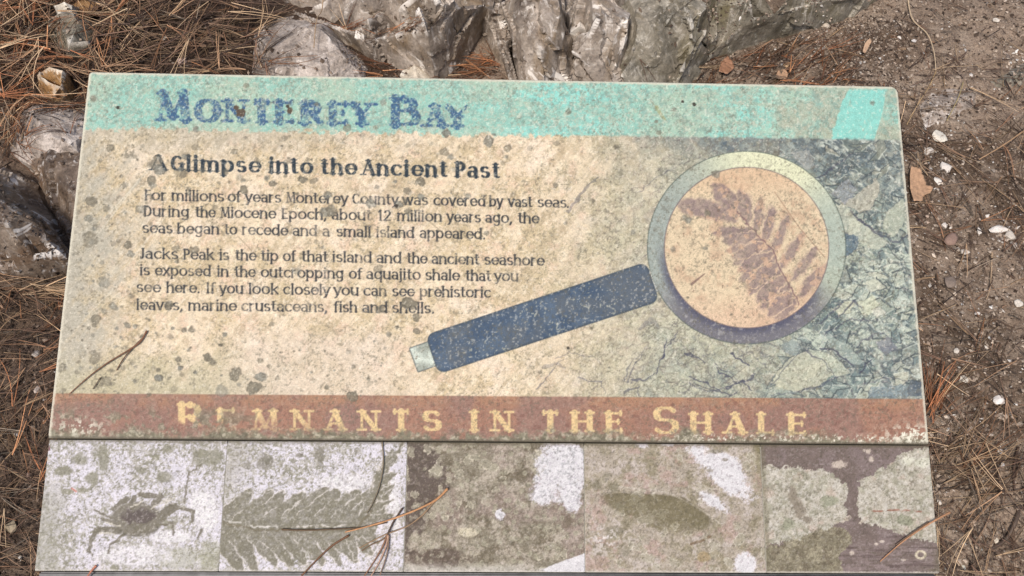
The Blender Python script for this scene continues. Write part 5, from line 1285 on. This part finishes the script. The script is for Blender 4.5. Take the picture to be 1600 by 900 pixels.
ST = [(1467, 215, 12, (226, 218, 202), 'large cream chip of shell right of the sign, just below the buried tan ledge', 1.3), (1474, 268, 10, (222, 214, 204), 'jagged white chip below the cream one, beside the upper right of the sign', 1.2),
      (1448, 241, 8, (216, 206, 194), 'small white chip close to the upper right edge of the sign', 1.4), (1458, 292, 8, (232, 226, 216), 'white chip just right of the curled tan leaf', 1.3),
      (1467, 362, 6, (226, 216, 206), 'round white pebble below the curled tan leaf', 1.0), (1522, 369, 5, (222, 214, 204), 'small flat white chip between the round pebble and the white stone cluster', 1.5),
      (1553, 368, 9, (232, 224, 214), 'long white chip at the left of the stone cluster right of the sign', 2.0), (1568, 378, 9, (206, 196, 182), 'cream stone in the middle of the stone cluster', 1.1), (1582, 390, 8, (196, 184, 172), 'beige stone at the right of the stone cluster', 1.0),
      (1555, 630, 10, (232, 226, 220), 'white triangular chip lying alone low on the right', 1.0), (1497, 601, 8, (214, 206, 190), 'cream pebble beside the tuft of needles at the lower right edge', 1.1),
      (1484, 557, 5, (214, 204, 190), 'little pale pebble among the crossed needles at mid right', 1.2), (1519, 497, 4, (222, 214, 206), 'tiny white chip above the crossed needles at mid right', 1.3),
      (1470, 782, 5, (230, 220, 206), 'white pebble touching the right side of the last tile', 1.1), (1562, 843, 5, (222, 210, 190), 'cream pebble near the dark root at the lower right', 1.2), (1512, 885, 5, (232, 228, 210), 'pale yellow pebble at the bottom edge right of the sign', 1.0),
      (1535, 724, 6, (208, 192, 176), 'pinkish pebble left of a pair of white ones, low on the right', 1.2), (1562, 705, 5, (222, 212, 202), 'upper of two white pebbles low on the right', 1.1), (1564, 727, 5, (224, 214, 204), 'lower of two white pebbles low on the right', 1.1),
      (1470, 655, 5, (206, 190, 172), 'pinkish pebble at the edge of the orange needle tuft', 1.0), (1426, 68, 4, (230, 222, 214), 'white chip beside the pale twig at the top right', 1.1), (1404, 60, 4, (226, 218, 208), 'white chip left of the pale twig at the top right', 1.1),
      (1514, 121, 4, (230, 222, 214), 'white chip above the buried ledge at the top right', 1.1), (1554, 36, 5, (214, 204, 190), 'pale chip high in the top right corner', 1.2), (1229, 102, 7, (206, 168, 126), 'sandy orange chip behind the top edge of the sign', 1.2), (1288, 42, 7, (196, 182, 164), 'pale chip at the foot of the smooth olive slab', 1.3),
      (1252, 130, 4, (222, 214, 200), 'tiny white chip touching the top edge of the sign', 1.2), (1475, 385, 12, (150, 122, 108), 'flat reddish brown stone right of the sign below the leaf', 1.2), (1478, 450, 12, (136, 120, 108), 'flat dusty grey stone at mid right close to the sign', 1.1),
      (61, 557, 7, (196, 186, 176), 'round pale pebble left of the sign, the upper of two', 1.0), (64, 613, 7, (200, 184, 172), 'round pinkish pebble left of the sign, the lower of two', 1.0), (27, 826, 12, (168, 152, 126), 'flat tan stone at the lower left edge', 1.1), (38, 874, 4, (220, 212, 200), 'tiny white chip at the bottom left', 1.4),
      (30, 680, 4, (222, 212, 204), 'tiny white chip left of the brown band', 1.3), (48, 73, 4, (226, 218, 210), 'small white chip among the needles at the top left', 1.2), (724, 74, 7, (228, 220, 206), 'white chip in the needle pocket behind the sign', 1.7), (32, 97, 12, (112, 78, 60), 'reddish brown oval stone half under needles at the top left', 1.6),
      (290, 105, 9, (178, 152, 142), 'pinkish chip just behind the top edge of the sign', 1.4), (260, 68, 5, (206, 196, 182), 'pale chip among the needles behind the title', 1.2), (288, 54, 5, (186, 182, 150), 'yellowish chip among the needles left of the rough rock', 1.1), (50, 745, 5, (190, 160, 144), 'small pinkish chip left of the crab tile', 1.2)]
for k, (px, py, r, cl, lab, asp) in enumerate(ST): stone(px, py, r, cl, lab, 40+k, 'pebble' if r < 10 else 'stone', 'pebble' if r < 10 else 'stone', 'loose stones on the soil', asp, .5)
stone(1584, 481, 8, (214, 204, 190), 'ring shaped white shell piece with a dark hollow at mid right', 99, 'shell_piece', 'shell', None, 1.0, .5, True)
stone(1500, 402, 6, (206, 196, 184), 'knobbly white shell fragment at mid right', 98, 'shell_piece', 'shell', None, 1.3, .6, True)


# leaves: curled, jagged sheets
def leaf(px, py, outline, colr, label, lift=.012, curl=.15, name='dry_leaf'):
    c0 = G(px, py); h = float(surf(c0[0], c0[1])[0])
    pts = [G(px+a, py+b)-c0 for a, b in outline]
    bm = bmesh.new(); top = [bm.verts.new((p[0], p[1], 0)) for p in pts]; bm.faces.new(top)
    bmesh.ops.triangulate(bm, faces=bm.faces); 
    for _ in range(3): bmesh.ops.subdivide_edges(bm, edges=bm.edges, cuts=1, use_grid_fill=True)
    P = np.array([v.co for v in bm.verts])
    for v in bm.verts:
        r2 = v.co.x**2+v.co.y**2; v.co.z = lift+r2*curl*30+(vn(np.array([v.co.x*220]), np.array([v.co.y*220]), 5)[0]-.5)*.004
    g = bmesh.ops.solidify(bm, geom=bm.faces[:], thickness=.0006)
    me = bpy.data.meshes.new(name); bm.to_mesh(me); bm.free()
    P = np.array([v.co for v in me.vertices]); cc_ = lin(colr)[None]*(.7+.6*fbm3(P, .006, 3, 3))[:, None]
    at = me.color_attributes.new('Col', 'FLOAT_COLOR', 'POINT'); at.data.foreach_set('color', np.concatenate([cc_, np.ones((len(P), 1))], 1).astype(np.float32).ravel())
    me.materials.append(M_NEEDLE); me.polygons.foreach_set('use_smooth', np.full(len(me.polygons), True))
    o = bpy.data.objects.new(name, me); C.objects.link(o); o.location = (c0[0], c0[1], h); set_prop(o, label, 'leaf'); return o


leaf(1432, 304, [(-20, -28), (-6, -26), (2, -14), (6, -4), (16, 2), (12, 10), (2, 14), (-2, 24), (-16, 26), (-20, 0)], (186, 146, 112), 'curled tan leaf tucked against the upper right edge of the sign', .008)
leaf(1350, 78, [(-6, 10), (-2, -4), (6, -12), (8, -6), (2, 6), (-3, 14)], (196, 160, 128), 'small pale orange leaf fragment on the soil behind the sign')
leaf(1133, 108, [(-12, 10), (-8, -6), (2, -14), (10, -6), (12, 4), (2, 14)], (156, 112, 84), 'pale orange leaf scrap beside the right end of the outcrop')
leaf(1220, 120, [(-10, 4), (-6, -6), (4, -8), (10, -2), (8, 6), (-2, 8)], (178, 140, 108), 'light orange leaf scrap touching the top edge of the sign')
leaf(134, 20, [(-26, 6), (-8, -12), (16, -14), (26, 0), (10, 12), (-12, 14)], (150, 112, 70), 'ragged yellow brown leaf lying over the needles at the top left')


# twigs and roots: bent tapered rods
def rod(name, pts, r0, r1, colr, label, cat, z=None, group=None, sign=False, seed=1):
    rr = random.Random(seed)
    if sign:
        W = []
        for (px, py, hh) in pts:
            u_, v_ = to_sign(px, py); W.append(SIGN_M@Vector((u_, v_, hh+0.0012)))
    else:
        W = []
        for (px, py, hh) in pts:
            g = G(px, py, .01); h = float(surf(g[0], g[1])[0]); W.append(Vector((g[0], g[1], h+hh)))
    # smooth through the points
    Q = []; n = len(W)
    for i in range(n-1):
        p0, p1, p2, p3 = W[max(i-1, 0)], W[i], W[i+1], W[min(i+2, n-1)]
        for k in range(6):
            t = k/6; Q.append(0.5*((2*p1)+(p2-p0)*t+(2*p0-5*p1+4*p2-p3)*t*t+(3*p1-p0-3*p2+p3)*t**3))
    Q.append(W[-1]); m = len(Q); V = []; F = []; S = 8
    for i, q in enumerate(Q):
        tg = (Q[min(i+1, m-1)]-Q[max(i-1, 0)]).normalized(); a_ = tg.cross(Vector((0, 0, 1))).normalized(); b_ = a_.cross(tg)
        r = (r0+(r1-r0)*i/(m-1))*(1+rr.uniform(-.12, .12))
        for s in range(S): V.append(q+(a_*math.cos(6.2832*s/S)+b_*math.sin(6.2832*s/S))*r)
    for i in range(m-1):
        for s in range(S): F.append((i*S+s, i*S+(s+1) % S, (i+1)*S+(s+1) % S, (i+1)*S+s))
    F.append(tuple(range(S))[::-1]); F.append(tuple((m-1)*S+s for s in range(S)))
    base = Q[0].copy(); V = np.array([v-base for v in V]); cl = lin(colr)[None]*(.7+.6*fbm3(np.array(V), .01, 3, seed))[:, None]
    o = mesh_np(name, V, F, M_NEEDLE, cl); o.location = base; set_prop(o, label, cat, group); return o


rod('twig', [(1420, -10, .006), (1428, 25, .008), (1448, 55, .010), (1457, 85, .008), (1461, 112, .006)], .0016, .0009, (196, 172, 140), 'long pale bent twig running down from the top right edge of the picture', 'twig')
rod('twig', [(1462, 112, .004), (1452, 135, .006), (1436, 160, .008), (1420, 190, .006)], .0011, .0007, (176, 146, 104), 'thin tan stalk between the pale twig and the corner of the sign', 'twig')
rod('twig', [(1502, 132, .010), (1492, 160, .012), (1480, 188, .008)], .0010, .0007, (168, 148, 98), 'short olive stalk standing across the buried tan ledge', 'twig')
rod('twig', [(1545, 398, .003), (1545, 430, .004), (1542, 455, .003), (1536, 475, .003)], .0013, .0008, (180, 152, 122), 'thin straight pale twig at mid right', 'twig')
rod('root', [(1600, 786, .002), (1592, 812, .006), (1582, 838, .006), (1562, 852, .002), (1545, 856, -.002)], .0035, .0022, (92, 76, 64), 'dark curved root end at the lower right edge of the picture', 'root')
rod('twig', [(1597, 695, .004), (1588, 730, .005), (1590, 765, .004)], .0020, .0014, (88, 68, 56), 'dark brown twig at the right edge above the root', 'twig')
rod('twig', [(1530, 850, .002), (1546, 820, .006), (1554, 790, .006)], .0016, .0010, (150, 122, 98), 'short brown twig beside a small burrow, lower right', 'twig')
rod('twig', [(1600, 205, .008), (1560, 235, .012), (1525, 255, .010)], .0016, .0010, (176, 140, 104), 'long tan stalk slanting down from the right edge, upper right', 'twig')
rod('twig', [(0, 9, .012), (30, 2, .014), (60, -4, .012)], .0028, .0020, (166, 140, 112), 'thick pale twig crossing the top left corner', 'twig')
rod('twig', [(522, -5, .06), (512, 40, .045), (508, 80, .02), (503, 118, .015)], .0012, .0009, (176, 146, 112), 'single straight needle stalk leaning on the rough triangular rock', 'twig')
rod('twig', [(20, 172, .03), (35, 200, .022), (55, 225, .012), (60, 238, .008)], .0009, .0006, (170, 140, 110), 'fine curved stem over the whitish crumbly rock', 'twig')

# needles lying on the sign, each a thing
SN = 'pine needles fallen on the sign'
rod('pine_needle', [(232, 517, .001), (222, 534, .0012), (206, 546, .0016), (170, 568, .0016), (140, 590, .0012), (111, 615, .0004)], .0010, .0005, (120, 78, 52), 'long forked brown needle, lower left of the sign, its tip on the brown band', 'pine needle', group=SN, sign=True)
rod('pine_needle', [(224, 530, .001), (205, 549, .0012), (192, 566, .001), (184, 579, .0004)], .0008, .0005, (104, 72, 50), 'shorter inner prong of the forked needle on the lower left of the sign', 'pine needle', group=SN, sign=True)
rod('pine_needle', [(159, 590, .0006), (153, 600, .0008), (147, 608, .0004)], .0006, .0004, (96, 76, 58), 'short dark bit of needle below the forked needle', 'pine needle', group=SN, sign=True)
rod('pine_needle', [(152, 883, .001), (145, 891, .001), (136, 903, .0004)], .0012, .0008, (178, 110, 84), 'reddish needle stub at the bottom edge of the crab tile', 'pine needle', group=SN, sign=True)
rod('pine_needle', [(700, 763, .0014), (684, 779, .004), (660, 792, .006), (620, 808, .005), (575, 822, .003), (540, 831, .001)], .0013, .0007, (196, 140, 92), 'orange tan needle lying from the dark brown tile across the fern tile', 'pine needle', group=SN, sign=True)
rod('pine_needle', [(699, 765, .001), (676, 787, .0016), (660, 805, .002), (636, 822, .002), (600, 836, .0014), (562, 856, .0004)], .0011, .0006, (146, 118, 88), 'brown needle below the orange tan one, crossing the same two tiles', 'pine needle', group=SN, sign=True)
rod('pine_needle', [(546, 836, .001), (520, 852, .0014), (498, 872, .0014), (472, 899, .0006)], .0011, .0008, (112, 74, 46), 'dark brown needle running down off the bottom of the fern tile', 'pine needle', group=SN, sign=True)
rod('pine_needle', [(441, 827, .0006), (480, 828, .001), (530, 826, .0012), (566, 824, .001), (606, 816, .0006)], .0009, .0006, (94, 72, 48), 'dark level needle along the rib of the printed fern', 'pine needle', group=SN, sign=True)
rod('pine_needle', [(598, 690, .0006), (600, 718, .001), (597, 745, .0012), (588, 775, .001), (574, 802, .0006)], .0008, .0005, (120, 106, 84), 'thin grey brown needle hanging down the right of the fern tile', 'pine needle', group=SN, sign=True)
rod('pine_needle', [(606, 834, .0014), (600, 850, .002), (588, 872, .0016), (570, 899, .0006)], .0010, .0006, (134, 94, 66), 'left needle of the small bundle at the bottom of the fern tile', 'pine needle', group=SN, sign=True)
rod('pine_needle', [(607, 835, .0014), (604, 852, .002), (594, 876, .0016), (580, 900, .0006)], .0010, .0006, (178, 140, 116), 'middle needle of the small bundle at the bottom of the fern tile', 'pine needle', group=SN, sign=True)
rod('pine_needle', [(608, 835, .0014), (607, 855, .002), (602, 876, .0016), (594, 898, .0006)], .0009, .0006, (126, 102, 82), 'right needle of the small bundle at the bottom of the fern tile', 'pine needle', group=SN, sign=True)
rod('pine_needle', [(630, 793, .001), (616, 814, .0016), (607, 833, .0018)], .0009, .0010, (76, 56, 42), 'short dark needle stem rising from the small bundle', 'pine needle', group=SN, sign=True)
rod('pine_needle', [(606, 836, .0014), (596, 844, .0014), (580, 851, .001), (566, 860, .0004)], .0009, .0006, (110, 86, 62), 'short curved needle left of the small bundle', 'pine needle', group=SN, sign=True)
rod('pine_needle', [(1482, 800, .002), (1462, 810, .003), (1436, 826, .0024), (1406, 848, .0014), (1374, 877, .0004)], .0011, .0006, (176, 128, 92), 'longer tan needle slanting over the right edge of the last tile', 'pine needle', group=SN, sign=True)
rod('pine_needle', [(1450, 815, .001), (1424, 832, .0014), (1398, 851, .0008)], .0009, .0006, (112, 90, 72), 'dark needle lying close above the tan one on the last tile', 'pine needle', group=SN, sign=True)
